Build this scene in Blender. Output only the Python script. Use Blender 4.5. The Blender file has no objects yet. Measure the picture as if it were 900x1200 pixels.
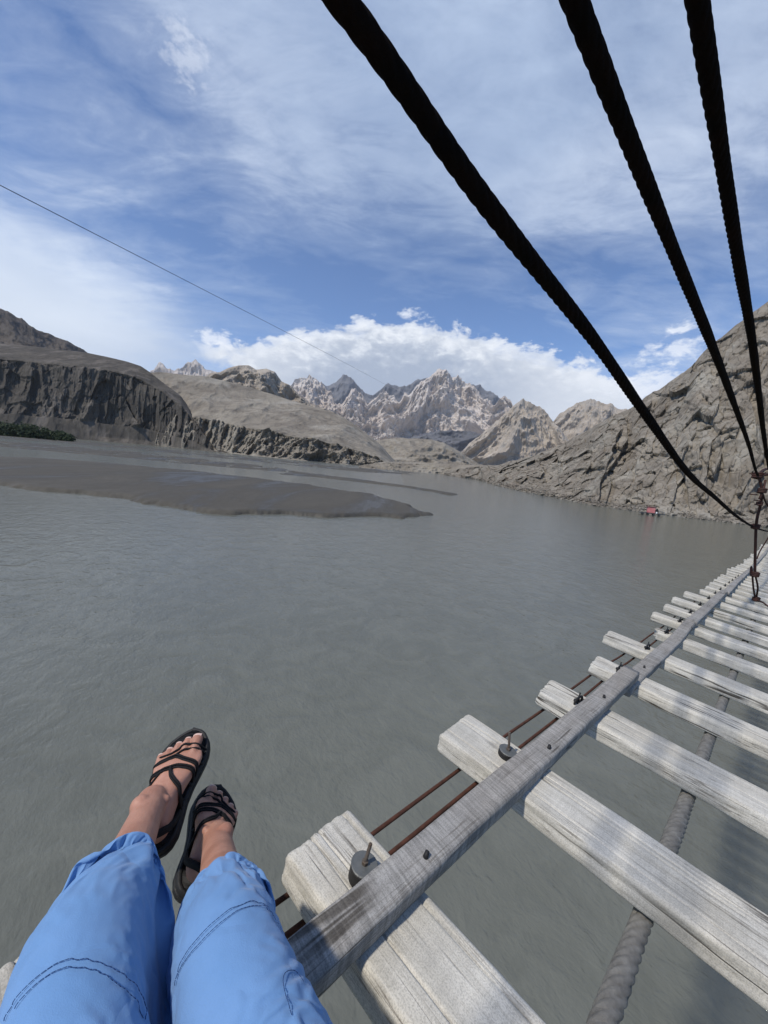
import bpy, bmesh, math, random
import numpy as np
from mathutils import Vector, Matrix, noise as mnoise
from mathutils.bvhtree import BVHTree
random.seed(7); rng = np.random.default_rng(7)
sc = bpy.context.scene
COL = sc.collection
rad = math.radians

# ------------------------------------------------------------------ camera frame
F = 450.0                                   # focal length in pixels of the 900x1200 photograph
RHO = math.atan(.085); PIT = math.atan((600-539.25)*math.cos(RHO)/F)
U = np.array([math.sin(RHO)*math.cos(PIT), math.cos(RHO)*math.cos(PIT), math.sin(PIT)])
_f = np.array([0, 0, -1.]); _Y = _f-U*(_f@U); _Y /= np.linalg.norm(_Y); _X = np.cross(_Y, U)
RC = np.array([_X, _Y, U])                  # camera -> world
def unit(v): v = np.asarray(v, float); return v/np.linalg.norm(v)
def ray(x, y): return RC@np.array([x-450, 600-y, -F])
def azel(x, y):
    r = unit(ray(x, y)); return math.atan2(r[0], r[1]), math.asin(r[2])
HW = 9.0                                    # water lies nine metres below the eye
def onwater(x, y, h=HW):
    r = ray(x, y); return r*(-h/r[2])
# bridge frame: b along the bridge, q outwards to the left edge, n up from the deck
b_ = unit(ray(913, 645)); q_ = unit(ray(-68, 424)); n_ = unit(np.cross(q_, b_))
if n_[2] < 0: n_ = -n_
q_ = unit(q_-b_*(q_@b_))
def W(s, l, h): return b_*s+q_*l+n_*h
def at_s(x, y, s):
    r = ray(x, y); return r*(s/(r@b_))
def at_l(x, y, l):
    r = ray(x, y); return r*(l/(r@q_))
def at_d(x, y, d): return unit(ray(x, y))*d
SS = [-4, 0, .5, 1.2, 1.9, 2.65, 3.3, 4.2, 5.8, 7.3, 9.6, 12., 14.1, 19.6, 30]
HH = [-.705, -.705, -.70, -.69, -.68, -.67, -.655, -.625, -.60, -.58, -.55, -.48, -.40, -.13, .6]
def beam_h(s): return float(np.interp(s, SS, HH))
def deck_h(s): return beam_h(s)-.045

cam_d = bpy.data.cameras.new('camera'); cam = bpy.data.objects.new('camera', cam_d); COL.objects.link(cam)
cam_d.sensor_fit = 'VERTICAL'; cam_d.sensor_height = 36; cam_d.lens = F/1200*36
cam_d.clip_start = .02; cam_d.clip_end = 80000
cam.matrix_world = Matrix(RC.tolist()).to_4x4()
sc.camera = cam

# ------------------------------------------------------------------ numpy noise
_perm = rng.permutation(256); _perm = np.concatenate([_perm, _perm, _perm])
_grad = rng.normal(size=(256, 3)); _grad /= np.linalg.norm(_grad, axis=1)[:, None]
def pn(p):
    p = np.asarray(p, float); i = np.floor(p).astype(int); f = p-i
    i &= 255; u = f*f*f*(f*(f*6-15)+10); out = 0
    for dx in (0, 1):
        for dy in (0, 1):
            for dz in (0, 1):
                h = _perm[_perm[_perm[(i[..., 0]+dx) & 255]+((i[..., 1]+dy) & 255)]+((i[..., 2]+dz) & 255)]
                g = _grad[h]; d = f-np.array([dx, dy, dz])
                w = (u[..., 0] if dx else 1-u[..., 0])*(u[..., 1] if dy else 1-u[..., 1])*(u[..., 2] if dz else 1-u[..., 2])
                out = out+w*(g*d).sum(-1)
    return out*1.5
def fbm(p, o=5, lac=2.03, g=.5):
    a = 1; s = 0; q = np.asarray(p, float)
    for k in range(o): s = s+a*pn(q+17.3*k); q = q*lac; a *= g
    return s
def ridged(p, o=6, lac=2.05, g=.52):
    a = 1; s = 0; q = np.asarray(p, float); w = 1
    for k in range(o):
        n = (1-np.abs(pn(q+31.7*k)*1.4))**2; s = s+a*n*w; w = np.clip(n*1.6, 0, 1); q = q*lac; a *= g
    return s

def cells(p, seed=0, tilt=.8):
    """blocky relief: every cell has its own height and its own tilt"""
    p = np.asarray(p, float); i0 = np.floor(p).astype(int); best = np.full(p.shape[:-1], 1e9); val = np.zeros(p.shape[:-1])
    for dx in (-1, 0, 1):
        for dy in (-1, 0, 1):
            for dz in (-1, 0, 1):
                c = (i0+np.array([dx, dy, dz])); m_ = c & 255; h = _perm[_perm[_perm[m_[..., 0]+seed % 256]+m_[..., 1]]+m_[..., 2]]
                fp = c+.5+_grad[h]*.42; d = p-fp; d2 = (d*d).sum(-1); t = d2 < best
                v = (h/255.)-.5+(d*_grad[(h+77) & 255]).sum(-1)*tilt
                best = np.where(t, d2, best); val = np.where(t, v, val)
    return val
# ------------------------------------------------------------------ object helpers
def setp(o, label=None, cat=None, group=None, kind=None):
    if label: o['label'] = label
    if cat: o['category'] = cat
    if group: o['group'] = group
    if kind: o['kind'] = kind
    return o
def mesh_obj(name, V, Fc, mat=None, parent=None, smooth=True):
    me = bpy.data.meshes.new(name)
    V = np.ascontiguousarray(np.array(V, dtype=np.float32).reshape(-1, 3))
    if isinstance(Fc, np.ndarray): q = Fc; rest = []
    else:
        q = np.array([f for f in Fc if len(f) == 4], dtype=np.int32).reshape(-1, 4); rest = [f for f in Fc if len(f) != 4]
    lv = [q.reshape(-1).astype(np.int32)]; lt = [np.full(len(q), 4, np.int32)]
    if rest: lv.append(np.array([i for f in rest for i in f], dtype=np.int32)); lt.append(np.array([len(f) for f in rest], dtype=np.int32))
    lv = np.concatenate(lv); lt = np.concatenate(lt); ls = np.concatenate([[0], np.cumsum(lt)[:-1]]).astype(np.int32)
    me.vertices.add(len(V)); me.vertices.foreach_set('co', V.reshape(-1))
    me.loops.add(len(lv)); me.loops.foreach_set('vertex_index', lv)
    me.polygons.add(len(lt)); me.polygons.foreach_set('loop_start', ls); me.polygons.foreach_set('loop_total', lt)
    me.update(calc_edges=True); me.validate()
    me.polygons.foreach_set('use_smooth', np.full(len(me.polygons), bool(smooth)))
    o = bpy.data.objects.new(name, me); COL.objects.link(o)
    if mat: me.materials.append(mat)
    if parent is not None: o.parent = parent
    return o
def bm_obj(name, bm, mat=None, parent=None, smooth=True):
    me = bpy.data.meshes.new(name); bm.to_mesh(me); bm.free()
    if smooth: me.polygons.foreach_set('use_smooth', [True]*len(me.polygons))
    o = bpy.data.objects.new(name, me); COL.objects.link(o)
    if mat: me.materials.append(mat)
    if parent is not None: o.parent = parent
    return o
def empty(name, loc=(0, 0, 0)):
    o = bpy.data.objects.new(name, None); COL.objects.link(o); o.location = Vector([float(v) for v in loc]); o.empty_display_size = .1
    return o
def grid_np(nu, nv, closed=False):
    i, j = np.meshgrid(np.arange(nu-1), np.arange(nv if closed else nv-1), indexing='ij'); k = (j+1) % nv
    return np.stack([i*nv+j, i*nv+k, (i+1)*nv+k, (i+1)*nv+j], -1).reshape(-1, 4).astype(np.int32)
def grid_faces(nu, nv, closed=False): return [tuple(q) for q in grid_np(nu, nv, closed).tolist()]
def smooth_path(P, n=None, step=None):
    P = [np.asarray(p, float) for p in P]
    if len(P) == 2:
        m = n or max(2, int(np.linalg.norm(P[1]-P[0])/step)+1)
        return np.array([P[0]+(P[1]-P[0])*t for t in np.linspace(0, 1, m)])
    out = []
    Q = [2*P[0]-P[1]]+P+[2*P[-1]-P[-2]]
    for i in range(1, len(Q)-2):
        a, b, c, d = Q[i-1:i+3]
        m = n if n else max(2, int(np.linalg.norm(c-b)/step)+1)
        t1 = max(np.linalg.norm(b-a), 1e-6)**.5; t2 = max(np.linalg.norm(c-b), 1e-6)**.5; t3 = max(np.linalg.norm(d-c), 1e-6)**.5
        m1 = ((b-a)/t1-(c-a)/(t1+t2)+(c-b)/t2)*t2; m2 = ((c-b)/t2-(d-b)/(t2+t3)+(d-c)/t3)*t2
        for t in np.linspace(0, 1, m, endpoint=False):
            out.append((2*t**3-3*t**2+1)*b+(t**3-2*t**2+t)*m1+(-2*t**3+3*t**2)*c+(t**3-t**2)*m2)
    out.append(P[-1]); return np.array(out)
def frames(C):
    T = np.gradient(C, axis=0); T /= np.linalg.norm(T, axis=1)[:, None]+1e-12
    a = np.array([0, 0, 1.]) if abs(T[0][2]) < .9 else np.array([1., 0, 0])
    N = [unit(np.cross(T[0], a))]
    for i in range(1, len(C)):
        v = N[-1]-T[i]*(N[-1]@T[i]); N.append(unit(v))
    N = np.array(N); B = np.cross(T, N); return T, N, B
def sweep(C, rfun, ns=10, caps=True, flat=1.0):
    """rfun(i, arc, theta) -> radius"""
    T, N, B = frames(C); arc = np.concatenate([[0], np.cumsum(np.linalg.norm(np.diff(C, axis=0), axis=1))])
    th = np.linspace(0, 2*math.pi, ns, endpoint=False)
    R = rfun(arc[:, None], th[None, :])*np.ones((len(C), ns))
    V = C[:, None, :]+N[:, None, :]*(R*np.cos(th))[..., None]+B[:, None, :]*(R*np.sin(th)*flat)[..., None]
    V = V.reshape(-1, 3); f = grid_faces(len(C), ns, True)
    if caps:
        f.append(tuple(range(ns-1, -1, -1))); k = (len(C)-1)*ns; f.append(tuple(k+j for j in range(ns)))
    return V, f
def merge(parts):
    V = []; Fc = []; o = 0
    for v, f in parts:
        V.extend(list(v)); Fc.extend([tuple(i+o for i in q) for q in f]); o += len(v)
    return V, Fc
def tube(name, P, r, mat, parent=None, ns=8, step=.02, n=None):
    C = smooth_path(P, n=n, step=step)
    V, f = sweep(C, lambda a, t: r+0*a*t, ns); return mesh_obj(name, V, f, mat, parent)
def rope_path(P, near_step=.003, far_step=.02, near=2.2):
    C = smooth_path(P, step=.002); d = np.linalg.norm(C, axis=1)
    keep = [0]; acc = 0
    for i in range(1, len(C)):
        acc += np.linalg.norm(C[i]-C[i-1])
        st = near_step if d[i] < near else (near_step+(far_step-near_step)*min(1, (d[i]-near)/6))
        if acc >= st: keep.append(i); acc = 0
    return C[keep]
def rope(name, P, R, mat, parent, lobes=6, pitch=.15, ns=36, depth=.13, near=2.2):
    C = rope_path(P, near=near)
    def rf(a, t):
        x = (t*lobes/2-a/pitch*math.pi*lobes)
        c = np.abs(np.cos(x)); return R*(1-depth+depth*np.sqrt(c))*(1+.03*np.sin(a*9)+.02*np.sin(a*23+2))
    V, f = sweep(C, rf, ns); return mesh_obj(name, V, f, mat, parent)

# ------------------------------------------------------------------ materials
class M:
    def __init__(s, name, rough=.7):
        s.m = bpy.data.materials.new(name); s.m.use_nodes = True; s.t = s.m.node_tree; s.N = s.t.nodes; s.L = s.t.links
        s.b = s.N['Principled BSDF']; s.b.inputs['Roughness'].default_value = rough
        s.b.inputs['Specular IOR Level'].default_value = .3
    def n(s, typ, **k):
        x = s.N.new(typ)
        for a, v in k.items(): setattr(x, a, v)
        return x
    def lk(s, a, b): s.L.new(a, b)
    def obj(s, scale=(1, 1, 1), src='Object', rot=(0, 0, 0), rand=False):
        c = s.n('ShaderNodeTexCoord'); m = s.n('ShaderNodeMapping'); m.inputs['Scale'].default_value = scale; m.inputs['Rotation'].default_value = rot
        s.lk(c.outputs[src], m.inputs[0])
        if rand:
            oi = s.n('ShaderNodeObjectInfo'); mu = s.n('ShaderNodeMath', operation='MULTIPLY'); mu.inputs[1].default_value = 57.
            s.lk(oi.outputs['Random'], mu.inputs[0]); s.lk(mu.outputs[0], m.inputs['Location'])
        return m.outputs[0]
    def noise(s, co, sc, det=6, ro=.55, dist=0, typ='FBM'):
        x = s.n('ShaderNodeTexNoise'); x.noise_type = typ; x.inputs['Scale'].default_value = sc; x.inputs['Detail'].default_value = det
        x.inputs['Roughness'].default_value = ro; x.inputs['Distortion'].default_value = dist; s.lk(co, x.inputs['Vector']); return x.outputs[0]
    def ramp(s, v, st):
        x = s.n('ShaderNodeValToRGB'); e = x.color_ramp.elements
        while len(e) > 1: e.remove(e[-1])
        for i, (p, c) in enumerate(st):
            if i == 0: e[0].position = p; el = e[0]
            else: el = e.new(p)
            c = (c, c, c) if isinstance(c, (int, float)) else c
            el.color = (*c, 1)
        s.lk(v, x.inputs[0]); return x.outputs[0]
    def mix(s, f, a, b, mode='MIX'):
        x = s.n('ShaderNodeMix', data_type='RGBA', blend_type=mode)
        for i, v in ((0, f), (6, a), (7, b)):
            if isinstance(v, (int, float)): x.inputs[i].default_value = v if i == 0 else (v, v, v, 1)
            elif isinstance(v, tuple): x.inputs[i].default_value = (*v, 1)
            else: s.lk(v, x.inputs[i])
        return x.outputs[2]
    def math(s, op, a, b=None, clamp=False):
        x = s.n('ShaderNodeMath', operation=op); x.use_clamp = clamp
        for i, v in ((0, a), (1, b)):
            if v is None: continue
            if isinstance(v, (int, float)): x.inputs[i].default_value = v
            else: s.lk(v, x.inputs[i])
        return x.outputs[0]
    def bump(s, h, dist, st=1., prev=None):
        x = s.n('ShaderNodeBump'); x.inputs['Distance'].default_value = dist; x.inputs['Strength'].default_value = st
        s.lk(h, x.inputs['Height'])
        if prev is not None: s.lk(prev, x.inputs['Normal'])
        return x.outputs[0]
    def col(s, c):
        if isinstance(c, tuple): s.b.inputs['Base Color'].default_value = (*c, 1)
        else: s.lk(c, s.b.inputs['Base Color'])
    def nrm(s, x): s.lk(x, s.b.inputs['Normal'])

def mat_rock(name, c1, c2, c3, sc, bumpd, streak=0., strata=0., c4=None, blocks=None):
    m = M(name, .95); m.b.inputs['Specular IOR Level'].default_value = .1
    co = m.obj((1, 1, 1)); n1 = m.noise(co, 1/sc, 8, .62); n2 = m.noise(co, 5/sc, 8, .65); 
    c = m.mix(m.ramp(n1, [(.35, 0.), (.65, 1.)]), c1, c2)
    c = m.mix(m.ramp(n2, [(.42, 0.), (.7, .8)]), c, c3)
    if c4:
        cs = m.obj((1, 1, .22)); n3 = m.noise(cs, 2.2/sc, 6, .6); c = m.mix(m.ramp(n3, [(.52, 0.), (.66, .85)]), c, c4)
    cv = m.obj((1, 1, .12 if streak else 1)); h1 = m.noise(cv, 8/sc, 9, .68, .3)
    if strata:
        cz = m.obj((.15, .15, 1), rot=(.14, .1, 0)); hz = m.noise(cz, strata/sc, 6, .6); h1 = m.math('ADD', m.math('MULTIPLY', h1, .6), m.math('MULTIPLY', hz, .6))
    h2 = m.noise(co, 22/sc, 8, .7)
    dk = m.ramp(h1, [(.3, .55), (.48, 1.)]); c = m.mix(1., c, dk, 'MULTIPLY')
    if blocks:
        prev = None
        for bs, bd_, el in blocks:
            wv = m.n('ShaderNodeMix', data_type='VECTOR'); wv.inputs[0].default_value = .12
            bc = m.obj((1/bs, 1/bs, el/bs), rot=(.12, .18, .3)); nz = m.n('ShaderNodeTexNoise'); nz.inputs['Scale'].default_value = 1.2; m.lk(bc, nz.inputs['Vector']); m.lk(bc, wv.inputs[4]); m.lk(nz.outputs['Color'], wv.inputs[5])
            vo = m.n('ShaderNodeTexVoronoi'); vo.inputs['Scale'].default_value = 1.; m.lk(wv.outputs[1], vo.inputs['Vector'])
            ve = m.n('ShaderNodeTexVoronoi', feature='DISTANCE_TO_EDGE'); ve.inputs['Scale'].default_value = 1.; m.lk(wv.outputs[1], ve.inputs['Vector'])
            sp = m.n('ShaderNodeSeparateColor'); m.lk(vo.outputs['Color'], sp.inputs[0]); c = m.mix(1., c, m.ramp(sp.outputs[0], [(0., .80), (1., 1.12)]), 'MULTIPLY')
            ck = m.ramp(ve.outputs['Distance'], [(0., .45), (.035, 1.)]); gt = m.ramp(m.noise(co, .9/bs, 3, .5), [(.42, 0.), (.55, 1.)]); c = m.mix(gt, c, m.mix(1., c, ck, 'MULTIPLY'))
            prev = m.bump(m.math('ADD', sp.outputs[1], m.math('MULTIPLY', m.ramp(ve.outputs['Distance'], [(0., 0.), (.08, 1.)]), .35)), bd_, 1., prev)
        m.col(c); m.nrm(m.bump(h2, bumpd*.3, 1., m.bump(h1, bumpd, 1., prev))); return m.m
    m.col(c); nb = m.bump(h1, bumpd); nb = m.bump(h2, bumpd*.35, 1., nb); m.nrm(nb); return m.m

def mat_wood(name, cols, knot=.4, saw=.15, dark=(.06, .052, .042), bd=.0016):
    m = M(name, .82); m.b.inputs['Specular IOR Level'].default_value = .25
    co = m.obj((1, 1, 1), rand=True)
    g = m.obj((1.6, 55, 55), rand=True); gf = m.obj((7, 330, 330), rand=True)
    ng = m.noise(g, 1., 6, .6, .4); nf = m.noise(gf, 1., 4, .6, .2); nl = m.noise(co, 4., 5, .6)
    c = m.ramp(m.math('ADD', m.math('MULTIPLY', ng, .55), m.math('MULTIPLY', nf, .45)), [(.28, cols[0]), (.46, cols[1]), (.7, cols[2])])
    c = m.mix(m.ramp(nl, [(.38, 0.), (.7, .55)]), c, cols[3])
    # sparse long cracks
    ck = m.obj((.9, 17, 17), rand=True); nk = m.noise(ck, 1., 3, .5, .25)
    k = m.math('ABSOLUTE', m.math('SUBTRACT', nk, .5)); line = m.ramp(k, [(0., 1.), (.010, .85), (.022, 0.)])
    gate = m.ramp(m.noise(m.obj((3.2, 6, 6), rand=True), 1., 2, .5), [(.52, 0.), (.60, 1.)])
    line = m.mix(1., line, gate, 'MULTIPLY')
    c = m.mix(line, c, dark)
    hl = m.obj((2.0, 95, 95), rand=True); nh = m.noise(hl, 1., 3, .5, .15); kh = m.math('ABSOLUTE', m.math('SUBTRACT', nh, .5)); hline = m.ramp(kh, [(0., .75), (.012, .5), (.03, 0.)])
    hg = m.ramp(m.noise(m.obj((4, 20, 20), rand=True), 1., 3, .5), [(.42, 0.), (.62, 1.)]); hline = m.mix(1., hline, hg, 'MULTIPLY'); c = m.mix(hline, c, (dark[0]*1.6, dark[1]*1.6, dark[2]*1.6))
    blot = m.ramp(m.noise(m.obj((5, 11, 11), rand=True), 1., 5, .65), [(.40, .82), (.58, 1.)]); c = m.mix(1., c, blot, 'MULTIPLY')
    spk = m.noise(co, 420., 3, .6); c = m.mix(1., c, m.ramp(spk, [(.36, .74), (.55, 1.04)]), 'MULTIPLY')
    sw_ = m.obj((130, 9, 9), rand=True); sm_ = m.noise(sw_, 1., 3, .6, .2); c = m.mix(saw, c, m.mix(1., c, m.ramp(sm_, [(.38, .62), (.62, 1.15)]), 'MULTIPLY'))
    # knots / nicks
    vo = m.n('ShaderNodeTexVoronoi'); vo.inputs['Scale'].default_value = 1.; m.lk(m.obj((4, 14, 14), rand=True), vo.inputs['Vector'])
    kn = m.ramp(vo.outputs['Distance'], [(.05, 1.), (.13, 0.)]); c = m.mix(m.math('MULTIPLY', kn, knot), c, dark)
    m.col(c)
    h = m.math('ADD', m.math('MULTIPLY', ng, .5), m.math('MULTIPLY', nf, .35)); h = m.math('SUBTRACT', h, m.math('MULTIPLY', line, 1.2)); h = m.math('SUBTRACT', h, m.math('MULTIPLY', hline, .5))
    m.nrm(m.bump(h, bd, 1.)); return m.m
WOOD = mat_wood('weathered_plank_wood', [(.32, .30, .25), (.58, .56, .50), (.70, .68, .625), (.51, .47, .385)], bd=.0009)
BEAMW = mat_wood('grey_batten_wood', [(.22, .21, .195), (.345, .335, .315), (.43, .42, .40), (.27, .24, .205)], dark=(.11, .10, .088), bd=.0007, knot=.05, saw=.75)
def simple(name, c, rough=.6, metal=0., bump=None, var=None, spec=.3):
    m = M(name, rough); m.b.inputs['Metallic'].default_value = metal; m.b.inputs['Specular IOR Level'].default_value = spec
    co = m.obj()
    if var: m.col(m.mix(m.ramp(m.noise(co, var[1], 6, .6), [(.35, 0.), (.68, 1.)]), c, var[0]))
    else: m.col(c)
    if bump: m.nrm(m.bump(m.noise(co, bump[0], 6, .6), bump[1]))
    return m.m
CABLE = simple('blackened_steel_cable', (.006, .005, .0045), .9, .0, (180, .002), ((.012, .007, .005), 25), .04)
RUST = simple('rusted_steel', (.055, .026, .018), .8, .0, (200, .001), ((.10, .042, .028), 40), .2)
WIRE = simple('dark_wire', (.03, .017, .013), .7, 0, (150, .001), ((.07, .025, .018), 30))
ROPEM = simple('grey_rope', (.19, .18, .16), .9, 0, (520, .0022), ((.31, .295, .26), 45), .1)
RUBBER = simple('black_rubber', (.012, .012, .013), .55, 0, (90, .001), ((.02, .02, .02), 40))
WASH = simple('dull_steel_washer', (.12, .13, .13), .55, .35, (120, .0006), ((.17, .175, .17), 60))
BOLT = simple('dull_steel_bolt', (.17, .15, .13), .6, .4, (300, .001), ((.11, .075, .05), 60))

# ------------------------------------------------------------------ bridge
bridge = empty('suspension_bridge', W(0, .3, -.72))
setp(bridge, 'long rope bridge with pale weathered planks, grey battens and black twisted cables over the river', 'bridge')
bridge_inv = Matrix.Translation(-Vector(bridge.location))
BL = np.array(bridge.location)
def bpart(o): o.matrix_parent_inverse = bridge_inv; return o

def plank_mesh(length, width, thick, seed, split=False, hi=True):
    r = np.random.default_rng(seed)
    nx, ny, nz = (130, 64, 10) if hi else (46, 14, 6)
    ring = []                                                        # cross-section, swept along x
    for j in range(ny): ring.append((-1+2*j/(ny-1), 1))
    for j in range(1, nz-1): ring.append((1, 1-2*j/(nz-1)))
    for j in range(16 if hi else 8): ring.append((1-2*j/((16 if hi else 8)-1), -1))
    for j in range(1, nz-1): ring.append((-1, -1+2*j/(nz-1)))
    ring = np.array(ring); k = len(ring)
    t = np.linspace(0, 1, nx); xs = length*(t**2.2*.6+t*.4)          # denser at the visible left end
    rb = .009; hw = width/2; ht = thick/2
    cracks = [(r.uniform(-.85, .85), r.uniform(.2, 1.3), r.uniform(.003, .007), r.uniform(0, 6)) for _ in range(4)]
    ax, ay = r.uniform(-50, 50, 2)
    y = ring[:, 0]*hw; z = ring[:, 1]*ht
    cy = np.clip(np.abs(y)-(hw-rb), 0, rb); cz = np.clip(np.abs(z)-(ht-rb), 0, rb); d = np.hypot(cy, cz)
    f = np.where(d > rb, rb/np.maximum(d, 1e-9), 1)
    y = np.sign(y)*(np.minimum(np.abs(y), hw-rb)+cy*f); z = np.sign(z)*(np.minimum(np.abs(z), ht-rb)+cz*f)
    Y = np.repeat(y[None], nx, 0); Z = np.repeat(z[None], nx, 0); X = np.repeat(xs[:, None], k, 1); r0 = ring[None, :, 0]; r1 = ring[None, :, 1]
    dn = fbm(np.stack([X*4+ax, Y*60+ay, Z*60], -1), 4 if hi else 2)
    lo = fbm(np.stack([X*2.2+ax, r0*.6+X*0, r1*.6+9+X*0], -1), 2); wob = fbm(np.stack([X*9+ax, r0*.8+X*0, r1*1.3+3+X*0], -1), 3)
    side = np.abs(r0) > .99; tb = np.abs(r1) > .99; top = r1 > .99
    Y0 = Y.copy()
    Y = Y*(1+.05*lo)+np.sign(r0)*side*(dn*.0007+wob*.0026); Z = Z+tb*dn*.00028+lo*.002*np.sign(r1)+top*wob*.0012-top*.0018*np.clip((np.abs(r0)-.72)/.28, 0, 1)**2*(1+wob)
    for c0, cl_, dep, ph in cracks:
        wv = c0*hw+.003*np.sin(X*5+ph)+.0012*np.sin(X*23+ph*3); g = np.exp(-((Y0-wv)/.0017)**2)*np.clip(1-X/cl_, 0, 1)**.6
        Z = Z-top*g*dep
    e = np.clip(X/.016, 0, 1); sq = np.sqrt(np.clip(1-(1-e)**2, 0, 1)); Y = Y*(1-.05*(1-sq)); Z = Z*(1-.30*(1-sq))
    jag = fbm(np.stack([Y0*55+ax, Z*30, X*0], -1), 4)*.0045
    for c0, cl_, dep, ph in cracks: jag = jag+np.exp(-((Y0-c0*hw-.003*math.sin(ph))/.0022)**2)*.008
    if split: jag = jag+np.where(np.abs(Y0) < hw*.16, .05*np.exp(-X/.08), 0)+np.where(Y0 < 0, .02, 0)
    X = X+jag*np.exp(-X/.04)
    V = np.stack([X, Y, Z], -1).reshape(-1, 3); fq = grid_faces(nx, k, True)
    c0 = len(V); V = np.concatenate([V, [V[:k].mean(0)+[.001, 0, 0]], [V[-k:].mean(0)]])
    for j in range(k): fq.append((c0, (j+1) % k, j)); fq.append((c0+1, (nx-1)*k+j, (nx-1)*k+(j+1) % k))
    return V, fq
def basis_matrix(x, y, z, o):
    m = Matrix((tuple(x), tuple(y), tuple(z))).transposed().to_4x4(); m.translation = Vector([float(a) for a in o]); return m
plank_s = [.045, .50, 1.045, 1.60, 2.14, 2.69, 3.22, 3.68, 4.14, 4.69, 5.31]
while plank_s[-1] < 24: plank_s.append(plank_s[-1]+.56)
plank_s += [-.51, -1.07]
plank_l = [.548, .482, .54, .495, .48, .58, .435, .54, .545, .576, .573, .505, .51, .527, .537, .545, .555, .525, .56, .60, .58, .545]
plank_w = [.15, .165, .172, .165, .16, .155, .12, .135, .14, .14, .15]
bolts_l = {1: (.505, .362), 2: (1.06, .374)}
def make_washer(parent, s, l, h, r=.024, hh=.022, rod=.045, lean=(0, 0)):
    z = h
    C = np.array([W(s, l, z), W(s, l, z+hh)])
    def cyl(p0, p1, rr, nm, mat, ns=28, bev=.0015, par=parent):
        ax = unit(p1-p0); L = np.linalg.norm(p1-p0)
        pts = np.array([p0, p0+ax*bev, p1-ax*bev, p1]); T, N, B = frames(pts); th = np.linspace(0, 2*math.pi, ns, endpoint=False)
        rr4 = [rr-bev, rr, rr, rr-bev]
        V = np.concatenate([pts[i]+N[0]*(rr4[i]*np.cos(th))[:, None]+B[0]*(rr4[i]*np.sin(th))[:, None] for i in range(4)])
        f = grid_faces(4, ns, True)+[tuple(range(ns-1, -1, -1)), tuple(3*ns+j for j in range(ns))]
        o = mesh_obj(nm, V, f, mat, None, False); o.parent = par; o.matrix_parent_inverse = par.matrix_world.inverted() if par.type != 'EMPTY' else bridge_inv
        return o
    P0, P1 = C; cyl(P0, P1, r, 'rubber_block', RUBBER)
    cyl(P1+n_*.0004, P1+n_*.0034, r*1.03, 'washer', WASH)
    cyl(P1+n_*.0036, P1+n_*.0105, .0062, 'nut', BOLT, 6, .0006)
    cyl(P1+n_*.011, P1+n_*(.011+rod)+b_*lean[0]+q_*lean[1], .0034, 'bolt', BOLT, 10, .0008)
for i, s in enumerate(plank_s):
    l = plank_l[i] if i < len(plank_l) else .54+random.uniform(-.035, .04)
    w = plank_w[i] if i < len(plank_w) else random.uniform(.12, .155)
    L = 1.62+random.uniform(-.05, .05)
    th = .058 if i != 1 else .066
    yaw = random.uniform(-.012, .012) if i > 2 else 0.
    yaw += rad(0) if i < 3 else 0
    slope = (deck_h(s+.1)-deck_h(s-.1))/.2
    xd = unit(-q_+b_*(yaw+math.tan(rad({1: -2.0, 2: -5.7}.get(i, -4.5)+5.0))*0)); 
    # planks run nearly square across; the photograph shows them a little skewed
    skew = .099
    xd = unit(-unit(q_-b_*skew)+b_*yaw)
    bb = unit(b_+n_*slope); zd = unit(np.cross(xd, -bb)); 
    if zd@n_ < 0: zd = -zd
    yd = np.cross(zd, xd)
    V, f = plank_mesh(L, w, th, 100+i, split=(i == 6), hi=(i < 7))
    o = mesh_obj('plank', V, f, WOOD)
    so = s-skew*(l-.40)
    org = W(so, l, deck_h(s)+(.001*random.uniform(-3, 3) if i > 2 else 0))-zd*th/2
    o.matrix_world = basis_matrix(xd, yd, zd, org)
    o.parent = bridge; o.matrix_parent_inverse = bridge_inv
    bpy.context.view_layer.update()
    if i in (1, 2):
        sb, lb = bolts_l[i]
        make_washer(o, sb, lb, deck_h(s)-.002, .0245, .028 if i == 1 else .018, .030 if i == 1 else .042, (.006, .002) if i == 1 else (0, .010))
    elif 2 < i < 18:
        V1, f1 = sweep(smooth_path([W(s-.03, .372, deck_h(s)-.004), W(s-.028, .371, deck_h(s)+.016), W(s+.028, .368, deck_h(s)+.018), W(s+.03, .366, deck_h(s)-.004)], n=5), lambda a, t: .0038+0*a*t, 6)
        V2, f2 = sweep(smooth_path([W(s, .37, deck_h(s)), W(s+.004, .372, deck_h(s)+.038)], n=3), lambda a, t: .003+0*a*t, 6)
        V3, f3 = sweep(np.array([W(s, .37, deck_h(s)-.001), W(s, .37, deck_h(s)+.006)]), lambda a, t: .015+0*a*t, 12)
        v, f = merge([(V1, f1), (V2, f2), (V3, f3)]); k = mesh_obj('clamp', v, f, RUBBER, None); k.parent = o; k.matrix_parent_inverse = o.matrix_world.inverted()

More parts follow.
